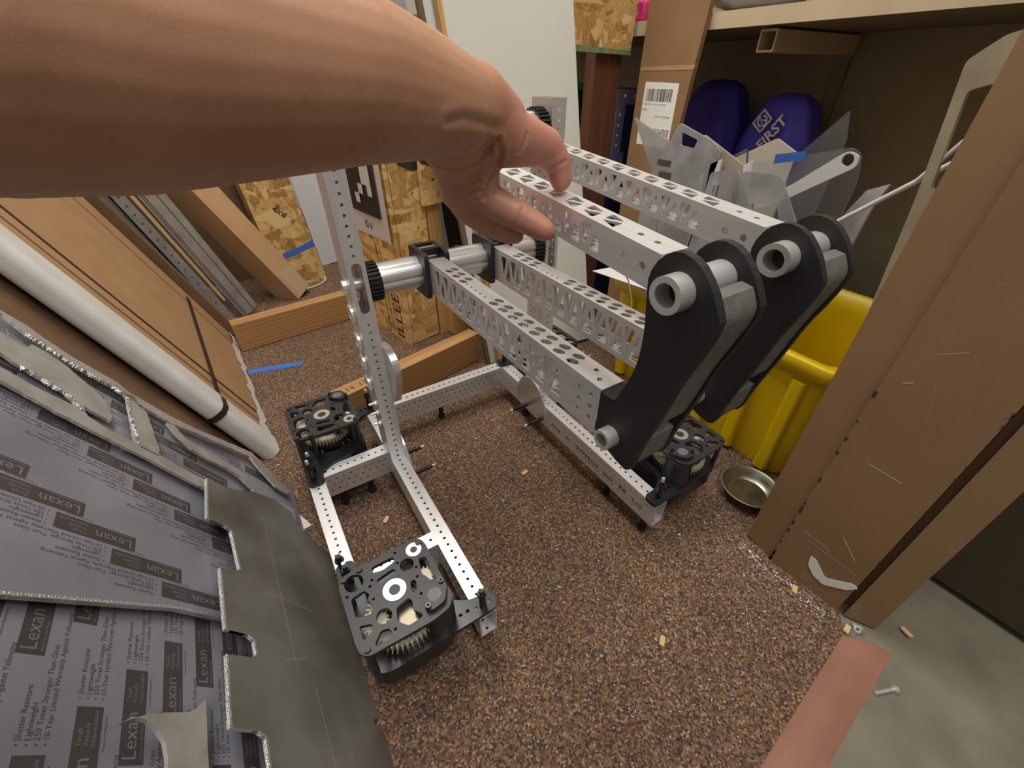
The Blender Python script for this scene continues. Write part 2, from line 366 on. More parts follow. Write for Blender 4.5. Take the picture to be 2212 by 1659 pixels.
# ------------------------------------------------------------------ the setting
# carpet, concrete, threshold strip
struct(MB().plate([(-60, -10.9), (8, -11.2), (17.75, -10.3), (19.0, -9.6), (19.0, -3.4), (60, -3.4), (60, 112), (-60, 112)], [], -0.4, 0.0).obj('floor', 'carpet'))
struct(MB().plate([(-60, -70), (80, -70), (80, -3.4), (19.0, -3.4), (19.0, -9.6), (17.75, -10.3), (8, -11.2), (-60, -10.9)], [], -0.9, -0.12).obj('floor', 'concrete'))
st = MB()
pr = [(0, -0.1), (0.25, 0.12), (1.3, 0.2), (2.2, 0.1), (2.45, -0.12)]
def strip_pt(t, k):
    ax, ay = (17.63 + (-60 - 17.63) * t, -10.14 - 7.9 * t * 0.98); bx, by = (19.21 + (-60 - 19.21) * t, -12.28 - 5.8 * t * 0.98)
    q = k / 4; return (ax + (bx - ax) * q, ay + (by - ay) * q, pr[k][1])
vs = [strip_pt(t, k) for t in (0, 0.15, 0.4, 1) for k in range(5)]
st.add(vs, [(i * 5 + k, i * 5 + k + 1, i * 5 + k + 6, i * 5 + k + 5) for i in range(3) for k in range(4)], True)
struct(st.obj('trim_1', 'strip'))
struct(MB().box(-60, -70, 104, 80, 112, 106).obj('ceiling', 'ceiling'))
struct(MB().box(-60, 108, 0, 60, 110, 104).obj('wall_far', 'wallpaint'))
struct(MB().box(-38, -12, 0, -36, 108, 104).obj('wall_left', 'wallpaint'))
struct(MB().box(50.5, -3.4, 0, 52.5, 108, 104).obj('wall_right', 'beige_wall'))
struct(MB().box(21.2, -11.0, 0, 60, -3.6, 104).obj('wall_near', 'beige_wall'))
# brown pressed-steel door jamb at the end of the near wall
jm = struct(MB().plate([(19.12, -3.43), (18.9, -5.3), (18.73, -5.33), (18.97, -9.38), (20.0, -9.42), (20.0, -9.72), (19.0, -9.75), (19.73, -11.14), (24.0, -11.14), (24.0, -3.43)], [], 0, 96).obj('trim_2', 'brown_paint'))
ch = MB(); rnd = random.Random(3)
for i in range(18):   # chipped paint along the jamb arris
    z = rnd.random() ** 2.2 * 16; h = rnd.uniform(0.05, 0.4); wd = rnd.uniform(0.02, 0.08)
    ch.box(18.71, -5.36 - wd * .6, z, 18.75 + wd * .15, -5.28, z + h)
for i in range(7):
    z = rnd.random() ** 1.3 * 16 + 2; h = rnd.uniform(0.05, 0.2)
    ch.box(18.95, -9.41, z, 18.98, -9.34, z + h)
ch.obj('paint_chips', 'bare_steel', jm)['kind'] = 'stuff'
sc_ = MB()
for (y0, z0, y1, z1, wd) in ((-6.0, 3.9, -7.5, 3.75, .04), (-6.2, 3.5, -9.0, 3.3, .03), (-7.6, 5.2, -8.6, 4.2, .07), (-6.6, 10.2, -8.1, 10.1, .05), (-7.4, 13.5, -7.0, 15.2, .04), (-7.9, 12.0, -8.0, 13.0, .03), (-6.4, 16.5, -7.2, 17.0, .03), (-8.4, 18, -8.6, 20, .03), (-6.0, 14.8, -6.3, 15.0, .06)):
    x0 = 18.73 + (-5.33 - y0) * 0.0593 - .012; x1 = 18.73 + (-5.33 - y1) * 0.0593 - .012
    sc_.add([(x0, y0, z0 - wd), (x0, y0, z0 + wd), (x1, y1, z1 + wd), (x1, y1, z1 - wd)], [(0, 1, 2, 3)])
sc_.obj('scratches', 'scratch', jm)['kind'] = 'stuff'
# torn white sticker on the jamb
tag(MB().plate(rounded([(-6.95, 2.6), (-7.3, 2.55), (-8.1, 1.75), (-9.2, 2.7), (-9.5, 2.6), (-9.15, 1.95), (-8.2, 1.15), (-7.6, 1.3), (-7.1, 1.8)], 0.12), [], 0, 0.02, 'YZ').obj('torn_sticker', 'white_lbl', None, (18.36, 0, 0), (0, 0, R(3.4))), 'torn curved piece of white sticker at the foot of the brown jamb', 'sticker')
# dark slab added to stand for the shadowed area beyond the jamb
dr = struct(MB().box(26, -30, 0.4, 27.8, -11.4, 82).obj('shadow_slab_1', 'shadow_slab'))

# shelf on the right wall
sh = empty('wall_shelf', (50.5, 30, 0)); tag(sh, 'deep cream edged wall shelf above the scrap tote', 'shelf')
MB().box(-15.3, -32, 29.05, 0, 60, 30.0).obj('shelf_board', 'shelf_under', sh)
MB().box(-15.5, -32, 29.0, -15.3, 60, 30.12).obj('front_edge', 'cream_shelf', sh)
for yy in (16.6,):
    b = MB(); b.plate(rrect(0, 0, 1.5, 1.5, .1), [rrect(.15, .15, 1.35, 1.35, .08)], -13.6, -.4, 'YZ')
    b.obj('bracket_arm', 'cream_shelf', sh, (0, yy - 30 - .75, 27.4))
    MB().box(-.5, yy - 30.6, 6, 0, yy - 29.4, 28.9).obj('wall_upright', 'shelf_under', sh)

# ------------------------------------------------------------------ timber on the floor and strand-board structure
def beam(name, x0, y0, x1, y1, wdt, hgt, label, group=None, z0=0.0, m='fir'):
    L_ = math.hypot(x1 - x0, y1 - y0); a = math.atan2(y1 - y0, x1 - x0)
    mb = MB(); mb.plate(rrect(0, 0, wdt, hgt, .12), [], 0, L_, 'YZ')
    return tag(mb.obj(name, m, None, (x0, y0, z0), (0, 0, a)), label, 'lumber', group)
b1 = beam('lumber_plank', -8.09, 42.4, 12.0, 44.9, 1.5, 3.5, 'orange grained two-by-four on edge beside the leaning aluminium stock')
b2 = beam('lumber_plank', -1.75, 22.55, 14.3, 26.3, 1.6, 3.4, 'two-by-four lying on the carpet behind the upright post, pencil marks on it')
pm = MB()
for (x, t) in ((1.3, '14'), (2.6, '17L')):
    pm.merge(text_mb(t, 0.9), Matrix.Translation((x, 0.35, 3.405)))
pm.obj('pencil_marks', 'ink', b2)

os_ = empty('strand_board_stand', (9.41, 33.63, 0)); tag(os_, 'strand board stand with pale stud and black stencilled lettering', 'stand')
aA = math.atan2(40.18 - 33.63, 8.23 - 9.41)
pA = MB(); pA.plate([(0, 0), (9.3, 0), (9.3, 30), (0, 30)], [], -0.5, 0, 'XZ'); 
pa = pA.obj('side_panel', 'osb', os_, (0, 0, 0), (0, 0, aA))
stn = MB()
WALLTXT = Matrix(((-1, 0, 0, 0), (0, 0, 1, 0), (0, 1, 0, 0), (0, 0, 0, 1)))      # reads left to right from the -x side
WALLUP = Matrix(((0, 1, 0, 0), (0, 0, 1, 0), (1, 0, 0, 0), (0, 0, 0, 1)))        # reads upwards
stn.merge(text_mb('ILLEET', 2.3, 1.15), Matrix.Translation((1.1, .52, .2)) @ WALLUP)
for i in range(6):
    stn.merge(text_mb('Panneau', .5), Matrix.Translation((3.4, .52, .35 + i * 1.75)) @ WALLUP)
    stn.merge(text_mb('ORIENTED', .42), Matrix.Translation((4.2, .52, .35 + i * 1.75)) @ WALLUP)
stn.obj('stencil_print', 'ink', pa)
pf = MB(); pf.plate(rounded([(0.05, 0), (3.45, 0.2), (3.55, 30), (0.05, 30)], .1), [circ(2.4, 10.2, .14), circ(2.5, 13.0, .14), circ(2.3, 16.4, .14)], -0.45, 0, 'XZ').obj('front_panel', 'osb', os_, (0.02, 0.0, 0), (0, 0, R(8)))
MB().plate(rrect(0, 0, 1.5, 3.5, .1), [], 0, 30).obj('stud', 'fir_v', os_, (3.75, .4, 0), (0, 0, R(8)))
MB().plate([(0, 0), (4.2, 0.15), (4.2, 14), (0, 14)], [circ(1.5, 2.3, .16)], -.4, 0, 'XZ').obj('upper_board', 'osb', os_, (3.0, -.35, 15.2), (0, 0, R(8)))
MB().plate(rrect(0, 0, 3.4, 1.5, .1), [], 0, 3.6).obj('cross_block', 'fir_v', os_, (4.8, -.9, .2), (0, 0, R(8)))

# fiducial tag sheet pinned to the side panel
tp = empty('tag_sheet', (9.41, 33.63, 0), (0, 0, aA)); tag(tp, 'white paper sheet with black square fiducial marker reading ID 6', 'poster')
sheet = MB(); nx = 10
pts = []
for j in range(2):
    for i in range(nx + 1):
        u = -0.2 + 10.4 * i / nx; curl = max(0, (1.6 - u)) * 0.18
        pts.append((u, .56 + curl, (11.9 - 0.02 * u) if j == 0 else 23.0))
sheet.add(pts, [(i, i + 1, nx + 2 + i, nx + 1 + i) for i in range(nx)], True)
sheet.obj('sheet', 'paper', tp)
cell = 0.98; u0 = 1.45; z0 = 14.1
blk = MB(); blk.add([(u0, .75, z0), (u0 + 8 * cell, .6, z0), (u0 + 8 * cell, .6, z0 + 8 * cell), (u0, .75, z0 + 8 * cell)], [(0, 1, 2, 3)])
blk.obj('marker_square', 'ink', tp)
wc = MB()
for (k, r) in ((4, 1), (3, 2), (1, 2), (2, 3), (1, 3), (2, 4), (1, 4), (1, 5), (5, 5), (4, 6), (2, 6)):
    a_, b_ = u0 + k * cell, u0 + (k + 1) * cell
    wc.add([(a_, .77, z0 + r * cell), (b_, .77, z0 + r * cell), (b_, .77, z0 + (r + 1) * cell), (a_, .77, z0 + (r + 1) * cell)], [(0, 1, 2, 3)])
wc.obj('marker_cells', 'paper', tp)['kind'] = 'stuff'
cp = MB(); cp.merge(text_mb('ID 6', 1.15, .8), Matrix.Translation((5.7, .6, 12.55)) @ WALLTXT); cp.obj('caption', 'ink', tp)

# ------------------------------------------------------------------ sheets, cartons and stock leaning on the left wall
def leaner(mb, name, m, xf, th, parent=None, zlift=0.0):
    """mesh axes: x = out of the leaning face, y = along the wall, z = up the slope"""
    return mb.obj(name, m, parent, (xf, 0, zlift), (0, R(-th), 0))
def lean_empty(name, xf, th, zl=0.0): return empty(name, (xf, 0, zl), (0, R(-th), 0))

# strapped flat carton with white foam edge
ct = lean_empty('flat_carton', -6.15, 21, .5); ct.rotation_euler = (0, R(-21), R(3.2)); tag(ct, 'large flat brown carton with white foam edge and black straps, leaning', 'carton')
MB().plate([(23.6, -0.2), (46.2, 0.6), (46.4, 58), (23.6, 58)], [], -.9, 0, 'YZ').obj('panel', 'card', ct)
fo = MB(); prof = rrect(-1.15, 22.35, .3, 25.1, .6, 6); fo.plate(prof, [], -0.4, 58); fo.obj('foam_edge', 'foam', ct)
for (y0, y1, m_) in ((27.9, 28.22, 'strap'), (26.45, 26.65, 'card_dark'), (43.1, 43.3, 'card_dark')):
    MB().box(0, y0, 0, .035, y1, 57).obj('strap', m_, ct)
sp = MB()
for i in range(1):
    z0, z1 = 5.3, 5.75
    ring = [(0.05, 44.6), (0.05, 25.0), (.33, 24.2), (.36, 23.0), (.1, 22.45), (-.25, 22.31), (-.7, 22.31), (-1.05, 22.5), (-1.18, 23.0)]
    vs = []
    for k, (x, y) in enumerate(ring):
        dz = 1.1 * max(0, (y - 25) / 19.6); vs += [(x, y, z0 + dz), (x, y, z1 + dz)]
    sp.add(vs, [(2 * i, 2 * i + 1, 2 * i + 3, 2 * i + 2) for i in range(len(ring) - 1)])
o = sp.obj('cross_strap', 'strap', ct); md = o.modifiers.new('thick', 'SOLIDIFY'); md.thickness = .0015; md.offset = 1
tr = MB(); rnd = random.Random(5)
pts = []
for i in range(24):
    y = 24 + 22.3 * i / 23; pts += [(0.05, y, -.1 - rnd.random() * .5), (0.08, y, .35 + rnd.random() * .6)]
tr.add(pts, [(2 * i, 2 * i + 2, 2 * i + 3, 2 * i + 1) for i in range(23)]); tr.obj('torn_edge', 'paper', ct)
# second carton behind it and towards the camera, shade put into its dark colour
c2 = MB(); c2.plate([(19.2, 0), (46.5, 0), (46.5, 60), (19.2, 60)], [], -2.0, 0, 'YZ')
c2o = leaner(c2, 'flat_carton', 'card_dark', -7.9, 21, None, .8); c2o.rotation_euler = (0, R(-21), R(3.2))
tag(c2o, 'shade-darkened brown flat carton behind the foam edged carton', 'carton')
tag(leaner(MB().plate([(46.9, 0), (47.9, 0), (47.9, 50), (46.9, 50)], [], -1.2, .2, 'YZ'), 'gap_shade_strip', 'card_dark', -8.2, 21, None, .5), 'narrow dark slat standing for the shaded gap between the carton and cardboard strip', 'board')  # dark slat put in for the shaded gap beside the carton
tag(MB().plate([(-.6, 3), (.9, 0), (.9, 55), (-1.6, 55)], [], 0, .15, 'XZ').obj('cardboard_strip', 'card', None, (-11.3, 51.2, 0), (0, R(-17.6), 0)), 'narrow brown cardboard strip beside the perforated channel', 'cardboard')
# perforated aluminium channel, flat stock, wood strip: faces to the camera, leaning left
chn = empty('aluminium_channel', (-8.5, 51.5, 0), (0, R(-17.6), 0)); tag(chn, 'grey aluminium channel with a row of holes, leaning', 'channel')
MB().plate([(-.62, .2), (.58, 0), (.58, 58), (-.62, 58)], [circ(.02, 1 + .97 * i, .12) for i in range(40)], -.1, 0, 'XZ').obj('front_flange', 'alu_scrap', chn)
MB().plate([(-1.5, .4), (-.62, .2), (-.62, 58), (-1.3, 58)], [], -.9, -.5, 'XZ').obj('side_flange', 'alu_scrap', chn)
MB().plate([(-.62, .2), (-.5, .2), (-.5, 58), (-.62, 58)], [], -.9, 0, 'XZ').obj('web', 'alu_scrap', chn)
fs = empty('aluminium_flat_bar', (-7.0, 52.0, 0), (0, R(-17.6), 0)); tag(fs, 'wide dull aluminium bar with fine grooves beside the perforated channel', 'bar')
MB().plate([(0, 0), (2.15, .7), (2.6, 58), (0, 58)], [], -.5, 0, 'XZ').obj('bar', 'alu_scrap', fs)
for q_ in (.2, .42, 1.5):
    MB().plate([(q_, .1), (q_ + .07, .1), (q_ + .07, 57), (q_, 57)], [], 0, .02, 'XZ').obj('groove', 'strap', fs)
tag(MB().plate([(0, 3), (.25, 3), (.45, 50), (-.1, 50)], [], 0, .2, 'XZ').obj('wood_strip', 'chip', None, (-7.55, 51.8, 0), (0, R(-17.6), 0)), 'thin splintered wood strip between channel and grooved bar', 'strip')
tag(MB().plate([(-1.2, 0), (.6, -1.4), (.9, -1.1), (-.9, .3)], [], .03, .06).obj('masking_tape', 'bluetape', None, (-6.6, 50.0, 0)), 'scrap of blue tape at the foot of the grooved bar', 'tape')
# long carton leaning, square section
lc = empty('long_carton', (.1, 53.9, .1), (0, R(-25.5), 0)); tag(lc, 'long square tan carton leaning, clear tape on its lower end', 'carton')
sq = [(0, 0), (2.3, 1.9), (.2, 4.9), (-2.5, 2.5)]      # ridge first, then round
MB().plate(sq, [], 0, 60).obj('box', 'card2', lc)
def face_patch(p, q, z0, z1, a0, a1):
    p = Vector(p); q = Vector(q); d = q - p; n_ = Vector((d.y, -d.x)).normalized() * .03
    u_ = p + d * a0 + n_; v_ = p + d * a1 + n_
    MB().add([(u_.x, u_.y, z0), (v_.x, v_.y, z0), (v_.x, v_.y, z1), (u_.x, u_.y, z1)], [(0, 1, 2, 3)]).obj('tape_patch', 'tape_clear', lc)
face_patch(sq[0], sq[1], .1, 4.2, .12, .9); face_patch(sq[3], sq[0], .1, 3.2, .1, .95)
# dim plywood behind
tag(MB().box(-22, 66, 0, -1.5, 66.6, 40).obj('plywood_sheet', 'dark_ply'), 'dim plywood sheet behind the leaning long carton', 'plywood')
# strand board with blue tape, white panel
o2 = empty('strand_board_sheet', (5.3, 60.0, 0), (R(-3), R(-4.8), R(8))); tag(o2, 'strand board panel wrapped with a band of blue tape', 'panel')
MB().plate([(-6.2, 0), (0, 0), (0, 34), (-6.2, 34)], [], -3.2, 0, 'XZ').obj('board', 'osb_d', o2)
MB().plate([(-4.6, 4.6), (.02, 5.2), (.02, 6.15), (-2.0, 5.7), (-3.0, 5.55), (-4.6, 5.5)], [], 0, .03, 'XZ').obj('tape_band', 'bluetape', o2)
MB().merge(text_mb('2x4', 1.3), Matrix.Translation((-3.6, -.03, 11.5)) @ Matrix.Rotation(R(90), 4, 'X') @ Matrix.Rotation(R(-60), 4, 'Z')).obj('scrawl', 'ink', o2)
tag(MB().plate([(-.3, 0), (5.5, 0), (5.5, 34), (-.3, 34)], [], 0, .4, 'XZ').obj('white_sheet', 'white_plastic', None, (6.3, 66.6, 0), (R(-3), R(-4.5), 0)), 'narrow white panel standing behind the upright post', 'panel')
cd = MB(); cd.path([(0.5 + 4.6 * math.sin(t / 14 * 2.2), 57.0 + 2.6 * (1 - math.cos(t / 14 * 2.4)), .12) for t in range(15)], .12)
tag(cd.obj('coiled_cable', 'cord'), 'off white cord looping on the carpet by the long carton', 'cord')
tag(MB().plate(rounded([(-8.2, 37.9), (-8.0, 37.0), (-2.9, 35.8), (-2.55, 36.2), (-2.8, 36.6), (-5.5, 37.4)], .2), [], .02, .05).obj('masking_tape', 'bluetape'), 'long strip of blue masking tape stuck to the carpet', 'tape')

# film covered polycarbonate sheets
def film_sheet(name, xf, th, outline, label, lattice, upward, zl):
    e = lean_empty(name, xf, th, zl); tag(e, label, 'plastic sheet')
    MB().plate(outline, [], -.16, 0, 'YZ').obj('sheet', 'film', e)
    ys = [p[0] for p in outline]; zs = [p[1] for p in outline]
    dark = MB(); lite = MB()
    def inside(y, z):
        c = False; n = len(outline)
        for i in range(n):
            (y0, z0), (y1, z1) = outline[i], outline[i - 1]
            if (z0 > z) != (z1 > z) and y < (y1 - y0) * (z - z0) / (z1 - z0) + y0: c = not c
        return c
    o, a, b = lattice
    for i in range(-14, 15):
        for j in range(-6, 7):
            cy, cz = o[0] + a[0] * i + b[0] * j, o[1] + a[1] * i + b[1] * j
            if upward:   # text axis +z (slope), letter tops towards -y
                T = Matrix(((0, 0, 1, .004), (0, -1, 0, cy), (1, 0, 0, cz), (0, 0, 0, 1)))
                corners = [(cy - .4, cz - 1.6), (cy + .4, cz - 1.6), (cy - .4, cz + 5.6), (cy + .4, cz + 5.6)]
            else:        # text axis +y, letter tops up the slope
                T = Matrix(((0, 0, 1, .004), (1, 0, 0, cy), (0, 1, 0, cz), (0, 0, 0, 1)))
                corners = [(cy - 1.6, cz - .4), (cy - 1.6, cz + .4), (cy + 5.6, cz - .4), (cy + 5.6, cz + .4)]
            if all(inside(*c) for c in corners[:2]) and inside(*( (cy, cz + 1.5) if upward else (cy + 1.5, cz))):
                blk = MB(); blk.add([(-1.42, -.36, 0), (1.42, -.36, 0), (1.42, .36, 0), (-1.42, .36, 0)], [(0, 1, 2, 3)])
                dark.merge(blk, T)
                up = Matrix.Translation((0, 0, .004))
                lite.merge(text_mb('Lexan', .58), T @ up @ Matrix.Translation((-1.3, -.12, 0)))
                for k, t in enumerate(('Tough', 'Virtually', 'Unbreakable')):
                    lite.merge(text_mb(t, .19), T @ up @ Matrix.Translation((.35, .14 - .19 * k, 0)))
                lite.merge(text_mb('Polycarbonate Sheet', .12), T @ up @ Matrix.Translation((-1.3, -.3, 0)))
                dark.merge(text_mb('Protective Masking Film', .1), T @ Matrix.Translation((.2, -.5, 0)))
            if all(inside(*c) for c in corners):
                for k, t in enumerate(('Shatter Resistant', 'Lightweight', '250 Times Stronger Than Glass', '10-Year Limited Warranty Against Yellowing')):
                    dark.merge(text_mb('\u2022 ' + t, .21), T @ Matrix.Translation((1.62, .26 - .21 * k, 0)))
    edge_glint = MB()  # bright strip painting the highlight along the upper sheet's near edge
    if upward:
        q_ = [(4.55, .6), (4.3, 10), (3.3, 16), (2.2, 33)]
        for (y0, z0), (y1, z1) in zip(q_, q_[1:]): edge_glint.add([(-.17, y0 - .02, z0), (.01, y0 - .02, z0), (.01, y1 - .02, z1), (-.17, y1 - .02, z1), (.01, y0 + .1, z0), (.01, y1 + .1, z1)], [(0, 1, 2, 3), (1, 4, 5, 2)])
        edge_glint.obj('bright_cut_edge', 'burr', e)
    dark.obj('film_print', 'print', e)['kind'] = 'stuff'; lite.obj('film_lettering', 'print_lt', e)['kind'] = 'stuff'
    return e
lower = film_sheet('film_covered_sheet', -6.95, 25, [(-14, 0.3), (8, 0.3), (8, 40), (-14, 40)], 'film covered polycarbonate sheet with print reading upwards, nearest the camera', ((1.77, 9.56), (-1.25, 1.27), (4.2, 1.8)), False, .12)
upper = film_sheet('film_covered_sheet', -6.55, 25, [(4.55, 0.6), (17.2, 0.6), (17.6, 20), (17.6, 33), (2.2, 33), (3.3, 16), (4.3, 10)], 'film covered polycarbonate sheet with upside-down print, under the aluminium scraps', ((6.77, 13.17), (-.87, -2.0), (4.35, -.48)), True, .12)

# notched tarnished plate
npl = lean_empty('notched_aluminium_plate', -5.85, 24, .1); tag(npl, 'tarnished aluminium plate with square notches along its upper edge', 'metal plate')
edge = [(11.9, 9.35), (8.89, 9.47), (8.95, 8.6), (8.8, 8.1), (6.43, 7.83), (6.2, 8.1), (6.1, 8.95), (3.05, 8.92), (3.05, 7.8), (2.85, 7.5), (2.2, 7.5), (2.05, 7.75), (2.0, 8.95), (-.64, 9.04), (-.7, 7.9), (-.9, 7.55), (-3.4, 7.5), (-3.6, 7.9), (-3.6, 9.0), (-8, 9.0), (-8, -.05), (-.3, -.05), (-.3, .5), (0, .5), (.05, -.05), (10.9, -.05), (11.0, .7), (11.5, 1.4), (11.6, 2.3), (13.0, 2.9), (13.4, 4.2), (12.9, 6.2), (12.2, 7.4)]
MB().plate(rounded(edge, .22), [], -.125, 0, 'YZ').obj('plate', 'alu_sheet', npl)
cut = MB()
for k in range(19): 
    (y0, z0), (y1, z1) = edge[k], edge[k + 1]
    cut.add([(-.13, y0, z0 + .02), (.012, y0, z0 + .02), (.012, y1, z1 + .02), (-.13, y1, z1 + .02), (.012, y0, z0 - .07), (.012, y1, z1 - .07)], [(0, 1, 2, 3), (1, 4, 5, 2)])
cut.obj('bright_cut_edge', 'burr', npl)['kind'] = 'stuff'
lin = MB()
for (y0, z0, y1, z1) in ((11.2, 5.6, 1.6, 5.2), (5.6, 6.4, 5.4, 3.2), (1.2, 4.3, -2, 4.1), (8.8, 1.2, 6.0, 1.0), (2.2, 6.0, 2.6, 4.2)):
    d = Vector((0, y1 - y0, z1 - z0)).normalized(); n_ = Vector((0, -d.z, d.y)) * .012
    lin.add([(.004, y0 - n_.y, z0 - n_.z), (.004, y0 + n_.y, z0 + n_.z), (.004, y1 + n_.y, z1 + n_.z), (.004, y1 - n_.y, z1 - n_.z)], [(0, 1, 2, 3)])
lin.obj('scribed_lines', 'scratch', npl)['kind'] = 'stuff'

def jag(poly, amp, seed):
    r_ = random.Random(seed); out = []
    for i in range(len(poly)):
        a, b = poly[i], poly[(i + 1) % len(poly)]; n_ = max(1, int(math.hypot(b[0] - a[0], b[1] - a[1]) / .16))
        for k in range(n_):
            t = k / n_; out.append((a[0] + (b[0] - a[0]) * t + r_.uniform(-amp, amp), a[1] + (b[1] - a[1]) * t + r_.uniform(-amp, amp)))
    return out
tag(leaner(MB().plate(jag([(-.26, 12.1), (-.05, 11.77), (-.17, 11.3), (-.41, 10.97), (-.75, 10.75), (-1.11, 10.65), (-4, 10.6), (-4, 9.3), (-1.41, 9.3), (.6, 9.3), (.3, 9.6), (.12, 9.95), (.1, 10.6), (.02, 11.3)], .012, 4), [], 0, .13, 'YZ'), 'aluminium_offcut', 'alu_scrap', -6.3, 25, None, .1), 'small aluminium offcut with a round bite, lying on the nearest printed sheet', 'metal offcut')
# skeleton left over from routing an aluminium sheet
fr = lean_empty('routed_aluminium_skeleton', -6.25, 25, .1); tag(fr, 'jagged aluminium skeleton left from routing, lying on the printed sheet', 'metal offcut')
MB().plate(jag([(16.95, 34), (16.95, 18.9), (16.49, 17.9), (16.42, 17.2), (16.21, 15.9), (16.25, 14), (16.04, 13.2), (15.96, 10.75), (16.42, 9.25), (17.3, 5.15), (16.59, 4.55), (15.5, 3.2), (15.4, 2.1), (15.8, 1.75), (17.4, 3.87), (18.0, 4.94), (16.89, 9.24), (16.64, 10.66), (16.6, 13.2), (16.9, 14), (16.82, 16), (17.0, 17.3), (17.2, 18), (17.3, 34)], .025, 1), [], 0, .13, 'YZ').obj('band', 'alu_scrap', fr)
MB().plate(jag([(16.3, 13.6), (15.97, 13.37), (14.69, 13.11), (12.4, 12.6), (12.4, 11.5), (13.04, 11.5), (14.89, 12.05), (15.67, 12.26), (15.9, 12.74), (16.5, 13.0)], .03, 2), [], 0, .13, 'YZ').obj('strut', 'alu_scrap', fr)
MB().plate(jag([(13.2, 34), (13.08, 18), (12.97, 16.76), (13.04, 15.4), (13.17, 15.07), (12.79, 14.8), (12.59, 13.86), (12.6, 11.6), (12.37, 9.6), (12.45, 7.6), (12.08, 7.43), (11.7, 7.6), (11.62, 8.58), (11.66, 9.62), (11.85, 11.9), (11.88, 13.4), (12.03, 15.9), (12.25, 17.8), (12.4, 34)], .02, 3), [], 0, .13, 'YZ').obj('band', 'alu_scrap', fr)
MB().plate(jag([(15.4, 34), (15.39, 18.56), (15.41, 17.72), (15.95, 17.6), (15.98, 17.08), (15.79, 16.24), (15.36, 15.4), (15.01, 14.75), (14.68, 14.3), (13.71, 13.85), (13.25, 13.9), (13.31, 14.72), (13.37, 15.1), (12.9, 14.9), (12.9, 15.2), (13.42, 15.48), (13.61, 15.87), (13.71, 16.57), (13.86, 17.58), (14.02, 18.23), (14.0, 34)], .025, 6), [], 0, .13, 'YZ').obj('tongue', 'alu_scrap', fr)
bu = MB(); rnd = random.Random(9)
for path in ([(16.49, 17.9), (16.42, 17.2), (16.2, 15.9), (16.25, 14.0), (15.97, 13.37), (14.69, 13.11), (12.6, 12.5)], [(13.0, 15.1), (13.42, 15.48), (13.61, 15.87), (13.71, 16.57), (13.86, 17.58)]):
    for (y0, z0), (y1, z1) in zip(path, path[1:]):
        n_ = int(math.hypot(y1 - y0, z1 - z0) / .09)
        for k in range(n_):
            t = k / n_; y = y0 + (y1 - y0) * t; z = z0 + (z1 - z0) * t; s_ = rnd.uniform(.05, .13)
            bu.add([(.02, y - s_, z), (.16, y, z + s_), (.15, y + s_, z - s_ * .3), (.2, y + rnd.uniform(-.1, .1), z + rnd.uniform(-.1, .1))], [(0, 1, 2), (0, 1, 3), (1, 2, 3), (0, 3, 2)])
bu.obj('burrs', 'burr', fr)['kind'] = 'stuff'
tag(leaner(MB().plate(jag([(15.65, 11.2), (15.82, 10.75), (15.17, 10.02), (15.11, 8.89), (15.13, 7.37), (14.91, 6.09), (14.04, 5.05), (13.89, 1.92), (11.66, 2.07), (11.1, 2.4), (11.4, 2.6), (13.48, 2.42), (13.44, 5.14), (14.29, 6.38), (14.47, 7.33), (14.34, 8.64), (14.5, 9.67), (14.93, 10.47)], .025, 8), [], 0, .13, 'YZ'), 'aluminium_offcut', 'alu_scrap', -6.2, 25, None, .1), 'curved slender aluminium offcut beneath the jagged skeleton', 'metal offcut')
tag(MB().plate([(-8.6, 17.2), (-7.5, 16.6), (-6.3, 13.6), (-6.9, 13.5), (-8.3, 15.4)], [], .02, .08).obj('paper_scrap', 'paper'), 'white paper scrap on the carpet under the leaning sheets', 'paper')

# ------------------------------------------------------------------ robot chassis (top of the rails at z = 3.6)
ZT = 3.6
rb = empty('robot_chassis', (0, 0, 0)); tag(rb, 'unfinished robot chassis of perforated aluminium tube with a four-bar arm', 'robot')
def perf_tube(L_, w_=1.0, h_=2.0, top=True, side=True, t=.07, skip=(), slot=None, off=.25):
    """tube along +y from y=0 to L_, x 0..w_, z -h_..0, half-inch hole pitch"""
    mb = MB(); n = int((L_ - 2 * off) / .5 + 1e-6) + 1
    ys = [off + .5 * i for i in range(n)]
    th = [circ(w_ / 2, y, .085, 8) for y in ys if not any(a <= y <= b for a, b in skip)] if top else []
    if slot: th.append(rrect(w_ / 2 - .27, slot[0], w_ / 2 + .27, slot[1], .25, 5))
    mb.plate([(0, 0), (w_, 0), (w_, L_), (0, L_)], th, -t, 0)
    mb.plate([(0, 0), (w_, 0), (w_, L_), (0, L_)], th, -h_, -h_ + t)
    rows = [-.5, -1.0, -1.5] if h_ > 1.5 else [-.5]
    shl = []
    if side:
        for j, r_ in enumerate(rows):
            for i, y in enumerate(ys[:-1] if j == 1 else ys): shl.append(circ(y + (.25 if j == 1 else 0), r_, .085, 8))
    for x0, x1 in ((0, t), (w_ - t, w_)):
        mb.plate([(0, -h_ + t), (L_, -h_ + t), (L_, -t), (0, -t)], shl, x0, x1, 'YZ')
    return mb
RX = 12.85
rail = perf_tube(20.0, skip=((13.0, 15.0),)).mesh('rail', 'alu')
mk('side_rail', rail, rb, (0, 0, ZT)); mk('side_rail', rail, rb, (RX, 0, ZT))
fb = perf_tube(RX - 1).mesh('far_beam', 'alu'); mk('far_beam', fb, rb, (RX, 19.0, ZT), (0, 0, R(90)))
cr = perf_tube(4.5).mesh('cross_tube', 'alu')
for (x, y) in ((0, 13.93), (0, 5.07), (RX + 5.5, 13.93), (RX + 5.5, 5.07)): mk('cross_tube', cr, rb, (x, y, ZT), (0, 0, R(90)))
